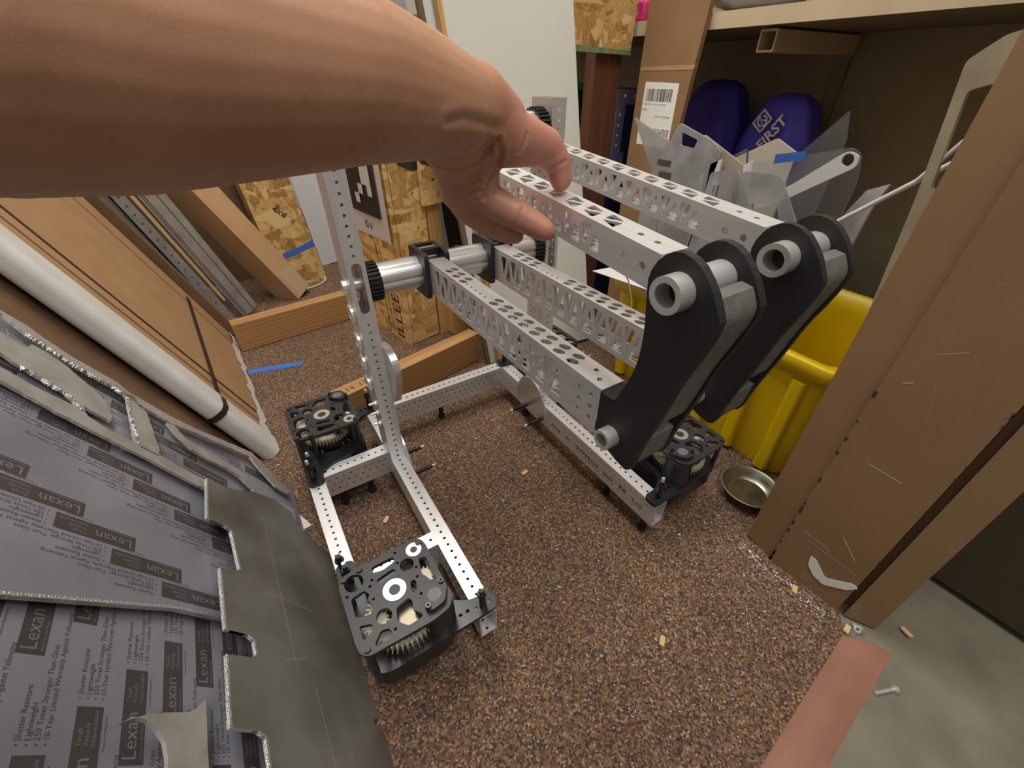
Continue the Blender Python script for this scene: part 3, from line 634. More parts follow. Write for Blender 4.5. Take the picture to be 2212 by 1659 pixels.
ot = perf_tube(13.2).mesh('outer_rail', 'alu')
mk('outer_rail', ot, rb, (-5.5, 3.4, ZT)); mk('outer_rail', ot, rb, (RX + 5.5, 3.4, ZT))
# upright posts: tube stood on end, narrow holed face to the front
post = perf_tube(21.3, slot=(11.45, 14.35), skip=((11.2, 14.5),)).mesh('upright_post', 'alu')
for x in (0, RX): mk('upright_post', post, rb, (x, 13.0, ZT), (R(90), 0, 0))
# scrawled marker along the inside of the right rail
mkr = MB()
for (y, z, t, s) in ((10.2, 2.3, 'drive', .5), (8.4, 2.35, 'xx', .55), (7.0, 2.3, 'SWH', .6), (5.5, 2.3, 'mod', .5), (3.9, 2.3, 'back', .5), (2.3, 2.35, 'RR', .55), (1.0, 2.3, 'L20', .5)):
    mkr.merge(text_mb(t, s, 1.2), Matrix.Translation((RX - .008, y + .9, z)) @ Matrix(((0, 0, -1, 0), (-1, 0, 0, 0), (0, 1, 0, 0), (0, 0, 0, 1))))
mkr.obj('marker_scrawl', 'ink', rb)['kind'] = 'stuff'
# gusset plates at the post feet with bumper standoffs
gp = MB(); gp.plate(rounded([(11.9, -1.9), (16.0, -1.9), (16.0, .2), (15.2, 1.4), (14.0, 1.75), (12.9, 1.3), (11.9, -.2)], .5), [circ(12.4 + .5 * i, -1.5 + .5 * j, .07, 6) for i in range(6) for j in range(3)], 0, .13, 'YZ')
gpm = gp.mesh('gusset_plate', 'alu_bright')
def standoff(p, d, ln=1.15, name='standoff', parent=None, tip=True):
    p = Vector(p); d = Vector(d).normalized(); mb = MB()
    mb.cyl(p, p + d * ln * .72, .19, .15, 12); mb.cyl(p + d * ln * .72, p + d * ln * .78, .22, n=12); mb.cyl(p + d * ln * .78, p + d * ln, .14, n=12)
    mb.cur = 1; mb.cyl(p + d * ln, p + d * (ln + .28), .1, .085, 10)
    return mb.obj(name, ['black_gloss', 'steel'], parent)
for x, sg in ((1.0, 1), (RX, -1)):
    mk('gusset_plate', gpm, rb, (x if sg > 0 else x - .13, 0, ZT))
    for y, z in ((14.5, -1.3), (12.3, -1.4)): standoff((x + sg * .13, y, ZT + z), (sg, 0, 0), 1.5, 'bumper_standoff', rb)
# bearing flange ring and hex bolts on the left post
MB().plate(rounded([(13.5, 4.5), (12.7, 5.2), (11.7, 6.8), (11.4, 8.2), (11.9, 9.0), (12.9, 9.2), (14.4, 8.8), (14.4, 4.5)], .6, 5), [circ(12.6, 7.2, .3, 16)], 0, .42, 'YZ').obj('pivot_lug', 'alu_bright', rb, (1.01, 0, ZT))
for z in (6.3, 7.9, 9.4, 11.2):
    b = MB(); b.pipe((-.02, 14.0, ZT + z), (-.2, 14.0, ZT + z), .55, .3); b.obj('side_bearing', 'steel', rb)
for z in (4.1, 4.9, 3.2):
    b = MB(); b.cyl((0, 13.6, ZT + z), (-.14, 13.6, ZT + z), .2, n=6, smooth=False); b.cyl((-.14, 13.6, ZT + z), (-.5, 13.6, ZT + z), .09, n=8); b.obj('hex_bolt', 'steel', rb)
# feet under the tubes
for (x, y) in ((-3.7, 14.4), (-1.65, 14.4), (13.35, .9), (13.35, 4.6), (13.35, 15.6), (.5, 17.5), (.5, 1.4), (-5, 9), (18.85, 9), (6.5, 19.5)):
    b = MB(); b.cyl((x, y, 0), (x, y, .35), .3, n=14); b.cyl((x, y, .35), (x, y, 1.6), .22, n=14); b.obj('rubber_foot', 'rubber', rb)

# ------------------------------------------------------------------ swerve modules
def gear_poly(cx, cy, ro, ri, n):
    p = []
    for i in range(n):
        for k, rr_ in ((-.25, ri), (-.12, ro), (.12, ro), (.25, ri)):
            a = 2 * math.pi * (i + k) / n; p.append((cx + rr_ * math.cos(a), cy + rr_ * math.sin(a)))
    return p
mods = {}
base = MB()
base.plate(rounded([(-5.5, 1.0), (-5.2, .35), (-4.6, .05), (1.15, .0), (1.15, 1.0), (.1, 1.0), (-.85, 1.55), (-1.05, 2.6), (-1.2, 4.2), (-2.2, 5.0), (-3.6, 5.1), (-4.45, 5.6), (-4.5, 6.65), (-5.5, 6.65)], .35), [circ(-3.2, 2.5, 1.55, 28), circ(.1, .5, .1), circ(.85, .5, .1), circ(-.35, .6, .1), circ(-.75, .6, .1), circ(-5, 6.2, .1), circ(-5, 5.6, .1)], 0, .25)
mods['base'] = base.mesh('swerve_module', 'black_gloss')
sk = MB(); sk.plate(rounded([(-5.42, .1), (-.9, .1), (-1.0, 4.6), (-5.42, 4.9)], 1.3, 7), [circ(-3.2, 2.5, 1.5, 24)], -1.15, -.02); mods['housing'] = sk.mesh('housing', 'black_gloss')
hl = [[(-3.8, 4.07), (-2.72, 4.06), (-2.65, 3.89), (-2.78, 3.74), (-3.82, 3.53)], [(-3.81, 3.16), (-3.75, 3.3), (-2.89, 3.43), (-2.82, 3.26), (-2.88, 3.15), (-3.69, 3.0)],
      [(-1.63, 3.31), (-1.27, 3.19), (-1.3, 1.78), (-1.52, 1.8), (-1.68, 2.23), (-1.79, 2.39)], [(-2.41, 2.33), (-2.25, 2.36), (-2.17, 2.21), (-2.3, 1.79), (-2.49, 1.75), (-2.55, 1.92)],
      [(-3.42, 1.5), (-2.78, 1.64), (-2.68, 1.42), (-2.79, 1.02), (-2.5, .58), (-2.6, .47), (-3.23, .44), (-3.6, .9)], [(-5.1, 3.0), (-4.45, 3.1), (-4.27, 2.76), (-4.43, 2.61), (-4.34, 2.05), (-4.47, 1.85), (-4.82, 1.9), (-5.15, 2.05)],
      [(-5.12, 1.6), (-4.6, 1.4), (-4.58, 1.19), (-4.88, .93), (-5.14, .9)], [(-4.75, .5), (-4.37, .9), (-4.02, .82), (-3.93, .55), (-4.14, .4), (-4.68, .36)]]
cov = MB(); cov.plate(rounded([(-5.26, 4.32), (-4.37, 4.42), (-1.47, 4.47), (-1.11, 4.3), (-1.0, 3.9), (-1.0, 1.34), (-1.02, .61), (-1.3, .2), (-2.16, .06), (-5.09, .15), (-5.4, .4), (-5.47, .83), (-5.45, 3.9)], .3),
                      [rounded(h, .12) for h in hl] + [circ(-2.24, 3.27, .35, 16), circ(-4.76, 3.72, .45, 18), circ(-4.02, 1.44, .36, 16)] + [circ(x, y, .075, 8) for (x, y) in ((-2.53, 4.22), (-2.62, 3.6), (-1.9, 2.9), (-2.04, 2.4), (-2.2, 1.5), (-3.78, .62), (-4.2, 2.45), (-4.15, 3.15), (-3.98, 3.4), (-5.22, 3.2))], 2.2, 2.42)
mods['cover'] = cov.mesh('gear_cover', 'black')
b1_ = MB(); b1_.pipe((-3.2, 2.35, 2.4), (-3.2, 2.35, 2.46), .55, .36); b1_.pipe((-3.2, 2.35, 2.36), (-3.2, 2.35, 2.44), .37, .27, 20); mods['brg1'] = b1_.mesh('bearing', 'bearing')
b2_ = MB(); b2_.pipe((-1.64, 3.86, 2.4), (-1.64, 3.86, 2.46), .4, .26); b2_.pipe((-1.64, 3.86, 2.36), (-1.64, 3.86, 2.44), .27, .18); mods['brg2'] = b2_.mesh('bearing', 'bearing')
mods['sha'] = MB().cyl((-3.2, 2.35, .2), (-3.2, 2.35, 2.45), .27, n=18).mesh('shaft', 'black'); mods['shb'] = MB().cyl((-1.64, 3.86, .3), (-1.64, 3.86, 2.45), .18, n=14).mesh('shaft', 'black')
g1 = MB(); g1.plate(gear_poly(-3.2, 2.05, 1.75, 1.55, 46), [circ(-3.2, 2.05, 1.05, 20)], .7, 1.05); mods['gear'] = g1.mesh('ring_gear', 'gear')
mods['pin'] = MB().plate(gear_poly(-4.45, 1.75, .62, .5, 18), [], 1.3, 1.75).mesh('pinion_gear', 'gear'); mods['pinb'] = MB().plate(gear_poly(-1.7, 2.6, .55, .44, 16), [], 1.4, 1.8).mesh('pinion_gear', 'gear')
mods['dga'] = MB().plate(gear_poly(-3.15, 1.2, .75, .63, 22), [], 1.2, 1.9).mesh('steel_gear', 'gear_dark'); mods['dgb'] = MB().plate(gear_poly(-2.2, 3.3, .7, .58, 22), [], 1.3, 1.7).mesh('steel_gear', 'gear_dark'); mods['dgc'] = MB().plate(gear_poly(-3.2, 2.05, 1.82, 1.62, 46), [circ(-3.2, 2.05, 1.2, 20)], .3, .62).mesh('steel_gear', 'gear_dark')
mo = MB(); mo.cyl((-1.75, 1.0, .25), (-1.75, 1.0, 2.2), .85, n=24); mo.plate(rounded([(-1.1, 1.55), (-1.0, 1.2), (-1.4, .45), (-2.1, .35), (-2.35, .6), (-2.2, 1.1), (-1.6, 1.6)], .2), [], 2.42, 2.72); mods['motor'] = mo.mesh('motor', 'black')
ml = MB(); ml.plate(circ(-1.72, .98, .33, 18), [], 2.72, 2.725); mods['mlabel'] = ml.mesh('motor_label', 'grey_web')
mods['msa'] = MB().pipe((-1.2, 1.4, 2.72), (-1.2, 1.4, 2.85), .13, .06, 10).mesh('cap_screw', 'black_gloss'); mods['msb'] = MB().pipe((-2.18, .6, 2.72), (-2.18, .6, 2.85), .13, .06, 10).mesh('cap_screw', 'black_gloss')
for k_, (x, y) in enumerate(((-5.1, .45), (-5.15, 4.1), (-1.3, 4.1), (-4.35, 4.25))): mods['col%d' % k_] = MB().cyl((x, y, .25), (x, y, 2.52), .15, n=12).mesh('spacer_post', 'black')
wh = MB(); wh.cyl((-3.95, 2.4, -2.1), (-2.45, 2.4, -2.1), 1.45, n=32); mods['wheel'] = wh.mesh('wheel', 'rubber')
mods['fka'] = MB().box(-4.3, 1.6, -2.2, -4.05, 3.2, .1).mesh('wheel_fork', 'black'); mods['fkb'] = MB().box(-2.35, 1.6, -2.2, -2.1, 3.2, .1).mesh('wheel_fork', 'black')
def so_mesh():
    mb = MB(); mb.cyl((0, 0, 0), (0, 0, 1.1), .19, .16, 12); mb.cyl((0, 0, 1.1), (0, 0, 1.25), .25, .22, 12); mb.cyl((0, 0, 1.25), (0, 0, 1.5), .15, n=12)
    mb.cur = 1; mb.cyl((0, 0, 1.5), (0, 0, 1.78), .12, .1, 10); return mb.mesh('standoff', ['black_gloss', 'steel'])
mods['so'] = so_mesh()
parts = [('housing', 'housing'), ('gear_cover', 'cover'), ('bearing', 'brg1'), ('bearing', 'brg2'), ('shaft', 'sha'), ('shaft', 'shb'), ('ring_gear', 'gear'), ('pinion_gear', 'pin'), ('pinion_gear', 'pinb'), ('steel_gear', 'dga'), ('steel_gear', 'dgb'), ('steel_gear', 'dgc'), ('motor', 'motor'), ('motor_label', 'mlabel'), ('cap_screw', 'msa'), ('cap_screw', 'msb'), ('spacer_post', 'col0'), ('spacer_post', 'col1'), ('spacer_post', 'col2'), ('spacer_post', 'col3'), ('wheel', 'wheel'), ('wheel_fork', 'fka'), ('wheel_fork', 'fkb')]
for (lx, ly, sx, sy) in ((0, 0, 1, 1), (0, 20.0, 1, -1), (13.85, 0, -1, 1), (13.85, 20.0, -1, -1)):
    b = mk('swerve_module', mods['base'], rb, (lx, ly, ZT), None, (sx, sy, 1))
    for nm, k in parts: mk(nm, mods[k], b)
    for (x, y) in ((.45, .45), (-4.95, 5.35), (-5.1, 6.1)): mk('standoff', mods['so'], b, (x, y, .25))

# ------------------------------------------------------------------ pivot shafts and the four-bar arm
def fluted(n=48, r=1.0):
    p = []
    for i in range(n):
        a = 2 * math.pi * i / n; p.append((r * (1 - .1 * max(0, math.cos(6 * a)) ** 3) * math.cos(a), r * (1 - .1 * max(0, math.cos(6 * a)) ** 3) * math.sin(a)))
    return p
PY = 14.0; PZ1 = 16.45; PZ2 = 23.35
for z, x0, x1 in ((PZ1, 1.15, RX - .1), (PZ2, 1.15, RX - .1)):
    s_ = MB(); s_.plate(fluted(r=.92), [], x0, x1, 'YZ'); o = s_.obj('pivot_shaft', 'alu_bright', rb, (0, PY, z))
    MB().plate(gear_poly(0, 0, 1.12, 1.0, 28), [], 1.05, 1.75, 'YZ').obj('ribbed_collar', 'black_matt', o); MB().plate(gear_poly(0, 0, 1.12, 1.0, 28), [], RX - .7, RX - .02, 'YZ').obj('ribbed_collar', 'black_matt', o)
    h = MB(); h.cyl((-.25, 0, 0), (14.1, 0, 0), .36, n=16); h.obj('axle', 'steel', o)
LX0, LX1, QX0, QX1 = 4.45, 5.45, 8.75, 9.75
def lens(cx, cy, a, b, ang=0, n=10):
    out = []
    for i in range(n):
        t = 2 * math.pi * i / n; x = a * math.cos(t); y = b * math.sin(t)
        out.append((cx + x * math.cos(ang) - y * math.sin(ang), cy + x * math.sin(ang) + y * math.cos(ang)))
    return out
def low_arm():
    """tube along +y from 0; trussed sides, paired lens holes on top"""
    L_ = 14.55; mb = MB(); t = .07
    top = []
    y = 1.9
    while y < 12.6:
        if 8.4 < y < 10.3: top.append(circ(.3, y, .07, 8))
        else: top += [lens(.3, y, .16, .27, .35), lens(.68, y + .12, .16, .27, .35)]
        y += .82 if not 8.4 < y < 10.3 else .45
    top += [circ(.35, .5, .1, 8), circ(.65, 1.0, .1, 8)]
    for c0, c1 in ((-t, 0), (-2, -2 + t)): mb.plate([(0, 0), (1, 0), (1, L_), (0, L_)], top, c0, c1)
    sd = []; y = 2.1; k = 0
    while y < 13.3:
        tri = [(y, -.28), (y + .62, -.28), (y + .36, -1.62)] if k % 2 else [(y + .3, -.38), (y + .68, -1.72), (y, -1.72)]
        sd.append(rounded(tri, .14)); y += .52; k += 1
    sd += [circ(a_, b_, .1, 8) for a_ in (.45, 1.05) for b_ in (-.5, -1.0, -1.5)]
    for x0, x1 in ((0, t), (1 - t, 1)): mb.plate([(0, -2 + t), (L_, -2 + t), (L_, -t), (0, -t)], sd, x0, x1, 'YZ')
    return mb.mesh('lower_arm_tube', 'alu')
lam = low_arm()
for x in (LX0, QX0): mk('lower_arm_tube', lam, rb, (x, -1.65, 17.42))
def up_arm():
    L_ = 16.0; h = 1.0; t = .07; mb = MB(); top = []; y = 1.9
    while y < 14.6:
        top += [rounded([(.14, y), (.14, y + .55), (.46, y + .72), (.8, y + .5)], .1), rounded([(.86, y + .1), (.86, y + .72), (.55, y + .84), (.22, y + .7 + .12)], .05)] if False else [rounded([(.13, y), (.62, y + .1), (.3, y + .62)], .08), rounded([(.87, y + .75), (.42, y + .66), (.74, y + .16)], .08)]
        y += .88
    top += [circ(.5, .6, .1, 8), circ(.5, 1.2, .1, 8)]
    for c0, c1 in ((-t, 0), (-h, -h + t)): mb.plate([(0, 0), (1, 0), (1, L_), (0, L_)], top, c0, c1)
    sd = []; y = 2.1; k = 0
    while y < 14.8:
        tri = [(y, -.15), (y + .5, -.15), (y + .28, -.82)] if k % 2 else [(y + .24, -.18), (y + .5, -.84), (y, -.84)]
        sd.append(rounded(tri, .16)); y += .44; k += 1
    sd += [circ(a_, -.5, .12, 8) for a_ in (.5, 1.15)]
    for x0, x1 in ((0, t), (1 - t, 1)): mb.plate([(0, -h + t), (L_, -h + t), (L_, -t), (0, -t)], sd, x0, x1, 'YZ')
    return mb.mesh('upper_arm_tube', 'alu')
uam = up_arm(); SL = math.atan(.097)
for x in (LX0, QX0): mk('upper_arm_tube', uam, rb, (x, -2.9, 22.34), (SL, 0, 0))
# clamps where the tubes meet the shafts
clp = MB().plate(rrect(12.7, -1.35, 15.1, 1.35, .25), [circ(14, 0, .94, 24)], 0, .26, 'YZ').mesh('shaft_clamp', 'black')
clb = [MB().box(.26, *q).mesh('clamp_bolt', 'black_gloss') for q in ((14.9, .6, 1.3, 15.1, 1.0), (14.9, -1.0, 1.3, 15.1, -.6), (13.3, 1.12, 1.3, 13.65, 1.42), (14.4, 1.12, 1.3, 14.75, 1.42))]
clt = MB().box(.26, 13.75, 1.05, 1.3, 14.3, 1.3).mesh('clamp_bridge', 'alu_bright')
for x in (LX0, QX0):
    for z in (PZ1, PZ2):
        a = mk('shaft_clamp', clp, rb, (x - .28, 0, z)); mk('shaft_clamp', clp, rb, (x + 1.02, 0, z))
        for q in clb: mk('clamp_bolt', q, a)
        mk('clamp_bridge', clt, a)
# end links: pair of black plates with a spacer web, pinned to both tubes
out = smooth_poly([(-3.53, 22.68), (-3.09, 22.4), (-2.83, 21.9), (-2.88, 21.4), (-3.05, 20.4), (-3.06, 19.65), (-2.99, 19.07), (-2.75, 18.35), (-2.45, 17.52), (-2.03, 16.85), (-1.83, 16.4), (-1.81, 15.96), (-2.01, 15.68), (-3.33, 15.31), (-3.61, 15.49), (-3.74, 16.43), (-4.23, 18.31), (-4.47, 19.46), (-4.79, 20.38), (-5.04, 21.37), (-4.89, 21.67), (-4.58, 22.14), (-4.09, 22.58)], 1)
lp = MB(); lp.plate(out, [], 0, .25, 'YZ'); lpm = lp.mesh('link_plate', 'black_matt')
def band(pts, wdt=.32):
    q = []
    for i in range(len(pts)):   # resample the near edge smoothly
        p0, p1, p2, p3 = (Vector(pts[min(max(i + k, 0), len(pts) - 1)]) for k in (-1, 0, 1, 2))
        for t in (0, .2, .4, .6, .8):
            q.append(.5 * ((2 * p1) + (p2 - p0) * t + (2 * p0 - 5 * p1 + 4 * p2 - p3) * t * t + (3 * p1 - p0 - 3 * p2 + p3) * t ** 3))
    inn = [p + Vector((wdt, .05)) for p in q]
    return MB().plate([tuple(p) for p in q] + [tuple(p) for p in reversed(inn)], [], .25, 1.52, 'YZ').mesh('spacer_web', 'grey_web')
wb1 = band([(-4.68, 21.85), (-4.92, 21.4), (-4.86, 20.9), (-4.7, 20.38), (-4.4, 19.4), (-4.17, 18.4), (-3.98, 17.6)])
wb2 = band([(-3.76, 16.8), (-3.7, 16.3), (-3.6, 15.7), (-3.45, 15.45)])
pn = MB(); pn.pipe((-.5, 0, 0), (1.9, 0, 0), .46, .3, 36); pnm = pn.mesh('pivot_pin', 'steel')
ps = MB(); ps.pipe((-.45, 0, 0), (1.9, 0, 0), .36, .24, 32); psm = ps.mesh('pivot_pin', 'steel')
for x in (4.2, 8.5):
    a = mk('link_plate', lpm, rb, (x, 0, 0)); b = mk('link_plate', lpm, rb, (x + 1.52, 0, 0))
    mk('spacer_web', wb1, a); mk('spacer_web', wb2, a); mk('pivot_pin', pnm, a, (0, -3.8, 21.78)); mk('pivot_pin', psm, a, (0, -2.6, 16.25))
    MB().box(.25, -2.2, 15.5, 1.25, -1.62, 17.35).obj('tube_plug', 'black_matt', a)

# ------------------------------------------------------------------ whiteboard panel standing behind the robot
wb = empty('white_board', (15.93, 23.95, 0)); tag(wb, 'large white laminate board with wood edge strip standing behind the robot arm', 'board')
ux = Vector((11.75, -.87, 0)).normalized(); uz = Vector((-.0847, .1439, .986)).normalized(); un = ux.cross(uz).normalized(); uz2 = un.cross(ux).normalized()
wb.rotation_euler = Matrix((ux, uz2 * -1 if False else -un, uz2)).transposed().to_euler()
# local axes: x along the foot, y away from the camera, z up the board
MB().plate([(0, .25), (11.78, .25), (8.0, 46), (-3.75, 46)], [], -.45, 0, 'XZ').obj('panel', 'whiteboard', wb)
MB().plate([(-.4, 0), (0, 0), (-3.75, 46), (-4.1, 46)], [], -.6, .12, 'XZ').obj('edge_strip', 'fir_v', wb)
MB().plate([(0, 0), (11.78, 0), (11.76, .28), (-.02, .28)], [], -.5, .06, 'XZ').obj('bottom_rail', 'black_matt', wb)
bk = empty('white_board', wb.location / IN + Vector((-.25, 1.0, 0)), wb.rotation_euler); tag(bk, 'white board with brown edge peeping out behind the large white board', 'board')
MB().plate([(-.75, 0), (9, 0), (5.2, 46), (-4.55, 46)], [], -.4, 0, 'XZ').obj('panel', 'white_plastic', bk)
MB().plate([(-1.15, 0), (-.75, 0), (-4.55, 46), (-4.95, 46)], [], -.5, .1, 'XZ').obj('edge_strip', 'dark_ply', bk)
tag(MB().plate([(0, 0), (7.5, 0), (7.0, 46), (-1, 46)], [], 0, .25, 'XZ').obj('acrylic_sheet', 'milky', None, (15.0, 50.0, 0), (R(-4), R(-3), 0)), 'milky plastic sheet standing behind the forearm and large white board', 'plastic sheet')
# black crate and cardboard scrap beyond
tb = MB(); tb.plate(rrect(0, 0, 17, 13, .8), [rrect(.4, .4, 16.6, 12.6, .6)], 0, 15); tb.plate(rrect(.2, .2, 16.8, 12.8, .6), [], 0, .4); tb.plate(rrect(-.5, -.5, 17.5, 13.5, .9), [rrect(.1, .1, 16.9, 12.9, .6)], 14.0, 14.8)
tag(tb.obj('black_crate', 'black_tub', None, (32.4, 63.6, 0), (0, 0, R(97))), 'black plastic crate on the carpet beyond the strand board stand', 'crate')
tag(MB().plate([(27.4, 63.8), (29.9, 62.9), (30.9, 66.8), (27.7, 66.5)], [], .03, .15).obj('cardboard_piece', 'card2'), 'small cardboard piece lying on the carpet beyond the pivot shaft', 'cardboard')

# ------------------------------------------------------------------ tall carton, strand board sign, cases
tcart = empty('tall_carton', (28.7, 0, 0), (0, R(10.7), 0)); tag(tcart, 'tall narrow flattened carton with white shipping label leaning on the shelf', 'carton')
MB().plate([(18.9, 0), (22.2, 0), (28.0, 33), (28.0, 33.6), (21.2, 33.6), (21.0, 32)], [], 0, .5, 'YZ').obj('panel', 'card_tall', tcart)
MB().plate([(20.6, 26.75), (26.8, 26.7), (26.8, 27.0), (20.6, 27.1)], [], -.03, 0, 'YZ').obj('crease', 'card', tcart)
lbp = [(25.75, 25.85), (21.7, 25.75), (20.9, 20.6), (24.9, 20.7)]
lbl = MB().plate(rounded(lbp, .1), [], -.025, -.005, 'YZ').obj('shipping_label', 'white_lbl', tcart)
CT = Matrix(((0, 0, -1, -.03), (-1, 0, 0, 0), (0, 1, 0, 0), (0, 0, 0, 1)))   # reads from the -x side
pb = MB(); rnd = random.Random(11)
def barcode(y_left, z0, wd, ht, sk, seed, rows=1):
    r_ = random.Random(seed); x = 0
    for rw in range(rows):
        x = 0
        while x < wd:
            b_ = r_.choice((.03, .05, .08)) ; h_ = ht / rows * (.9 if rows == 1 else .8)
            y0, y1 = y_left - x, y_left - x - b_
            zz = z0 + rw * ht / rows; s_ = sk
            pb.add([(-.03, y0 + s_ * (zz - 25), zz), (-.03, y1 + s_ * (zz - 25), zz), (-.03, y1 + s_ * (zz + h_ - 25), zz + h_), (-.03, y0 + s_ * (zz + h_ - 25), zz + h_)], [(0, 1, 2, 3)])
            x += b_ + r_.choice((.025, .05, .07))
barcode(25.3, 24.3, 3.2, 1.1, .16, 1); barcode(24.75, 21.35, 2.9, .8, .16, 2, 4)
pb.merge(text_mb('H', .8), Matrix.Translation((0, 25.0 - .35, 21.4)) @ CT)
for (y, z, t, s_) in ((25.2, 24.0, '(420) 98109 (91) 0000 1200 3456 789', .17), (25.3, 23.5, '8168', .3), (23.6, 23.0, '1OF 01/13.05 40K', .26), (23.9, 20.95, '1N Mon 10 678', .28)):
    pb.merge(text_mb(t, s_), Matrix.Translation((0, y, z)) @ CT)
pb.obj('label_print', 'ink', lbl)['kind'] = 'stuff'
sg = empty('strand_board_sign', (31.5, 29.2, 0)); tag(sg, 'strand board with green painted lower edge on a reddish timber post', 'sign board')
MB().plate([(-4.4, 27.75), (2.9, 27.55), (3.1, 46), (-4.9, 46)], [], -.5, 0, 'XZ').obj('board', 'osb', sg)
MB().plate([(-4.4, 27.7), (2.9, 27.5), (2.9, 27.85), (-4.4, 28.2)], [], -.52, .02, 'XZ').obj('painted_edge', 'green_paint', sg)
MB().plate(rrect(-1.0, .7, 2.5, 2.2, .1), [], 0, 40).obj('post', 'red_wood', sg)
tag(MB().plate(rrect(26.6, 31.6, 30.3, 34.2, .2), [], 0, 20.4).obj('timber_block', 'red_wood'), 'short reddish timber block left of the sign post', 'timber')
gbn = empty('green_tote', (33.2, 38, 0)); tag(gbn, 'dark green tote with bright green rim full of plastic scraps', 'tote')
MB().plate(rrect(-4, -3.4, 2.5, 5, .6), [rrect(-3.7, -3.1, 2.2, 4.7, .5)], 0, 24.6).obj('body', 'green_bin', gbn)
MB().plate(rrect(-4.2, -3.6, 2.7, 5.2, .6), [rrect(-3.6, -3.0, 2.1, 4.6, .5)], 24.6, 25.3).obj('rim', 'green_rim', gbn)
rnd = random.Random(21)
for (x, y, wd, hgt, ry, m_, lb_) in ((-2.4, -1.6, 1.3, 4.4, -.15, 'cord', 'pale spear shaped plastic offcut standing in the green tote'), (-.9, -.9, 1.1, 3.2, .3, 'white_plastic', 'white blunt plastic offcut leaning in the green tote'), (.6, -.2, .7, 4.4, .05, 'cord', 'tall thin cream offcut beside the reddish post in the green tote')):
    tag(MB().plate([(-wd, -6), (wd * .8, -6), (wd, hgt * .5), (wd * .1, hgt), (-wd * .7, hgt * .5)], [], 0, .15, 'XZ').obj('plastic_offcut', m_, None, (33.2 + x, 38 + y, 24.6), (0, ry, 0)), lb_, 'plastic offcut')
cs_ = empty('equipment_case', (36.1, 31.8, 0)); tag(cs_, 'blue and black case with riveted metal corner trim', 'case')
MB().box(.0, .3, 0, 9, 9, 24.6).obj('body', 'blue_case', cs_)
MB().box(-.1, .15, 23.2, 9.1, .3, 24.7).obj('top_trim', 'alu_bright', cs_)
MB().box(.0, .1, 14, 1.3, .3, 23.2).obj('side_trim', 'alu_bright', cs_)
MB().box(-.2, .05, 17.0, 1.9, .28, 18.4).obj('corner_plate', 'alu_bright', cs_)
rv = MB()
for z in (15, 16, 17.5, 19.2, 20.2, 21.2, 22.2): rv.cyl((.65, .1, z), (.65, 0, z), .13, n=8)
for x in (1.2, 2.6, 4.0, 5.4): rv.cyl((x, .15, 24), (x, .02, 24), .18, n=8)
rv.obj('rivets', 'steel', cs_)['kind'] = 'stuff'

# ------------------------------------------------------------------ blue bags under the shelf
def cushion(name, c, rx, ry, rz, rot, m='blue_bag', pw=2.6):
    mb = MB(); n1, n2 = 20, 32; v = []
    def sp(c_, p): return math.copysign(abs(c_) ** p, c_)
    for i in range(n1 + 1):
        ph = -math.pi / 2 + math.pi * i / n1
        for j in range(n2):
            th = 2 * math.pi * j / n2; e = 2 / pw
            x = sp(math.cos(ph), e) * sp(math.cos(th), e); y = sp(math.cos(ph), e) * sp(math.sin(th), e); z = sp(math.sin(ph), e)
            w_ = 1 + .05 * math.sin(7 * th + 3 * ph) + .03 * math.sin(13 * ph)
            v.append((rx * x * w_, ry * y * w_, rz * z))
    mb.add(v, [(i * n2 + j, i * n2 + (j + 1) % n2, (i + 1) * n2 + (j + 1) % n2, (i + 1) * n2 + j) for i in range(n1) for j in range(n2)], True)
    return mb.obj(name, m, None, c, rot)
bgA = cushion('blue_bag', (43.9, 25.2, 12.8), 2.6, 3.9, 12.8, (0, R(4), R(6)), pw=3.2); tag(bgA, 'royal blue nylon bag behind the tall carton, under the shelf', 'bag')
bgB = cushion('blue_bag', (43.2, 17.0, 12.3), 2.4, 3.9, 12.3, (R(2), R(2), R(-4)), pw=3.0); tag(bgB, 'royal blue nylon bag printed FIRST with a white emblem', 'bag')
bt = MB(); TB = Matrix(((0, 0, -1, -2.55), (-1, 0, 0, 0), (0, 1, 0, 0), (0, 0, 0, 1)))
bt.merge(text_mb('FIRST', 1.3, 1.0, 'LEFT', .022), Matrix.Translation((0, -.2, 7.6)) @ TB @ Matrix.Rotation(R(58), 4, 'Z'))
em = MB()
for pts in ([(0, 0), (1.5, .0), (1.5, .16), (0, .16)], [(0, 0), (.16, 0), (.16, 1.3), (0, 1.3)], [(1.34, 0), (1.5, 0), (1.5, 1.3), (1.34, 1.3)], [(0, 1.2), (1.5, 1.2), (1.5, 1.34), (0, 1.34)]):
    em.add([(p[0], p[1], 0) for p in pts], [(0, 1, 2, 3)])
ringp = circ(.75, .66, .5, 20); ri = circ(.75, .66, .36, 20)
em.add([(p[0], p[1], 0) for p in ringp + ri], [(i, (i + 1) % 20, 20 + (i + 1) % 20, 20 + i) for i in range(20) if i not in (2, 3, 12)])
em.add([(.45, .4, 0), (.75, .95, 0), (1.05, .4, 0), (.93, .4, 0), (.75, .75, 0), (.57, .4, 0)], [(0, 1, 4, 5), (1, 2, 3, 4)])
bt.merge(em, Matrix.Translation((0, .5, 9.0)) @ TB @ Matrix.Rotation(R(58), 4, 'Z'))
bt.obj('emblem_print', 'white_lbl', bgB)['kind'] = 'stuff'

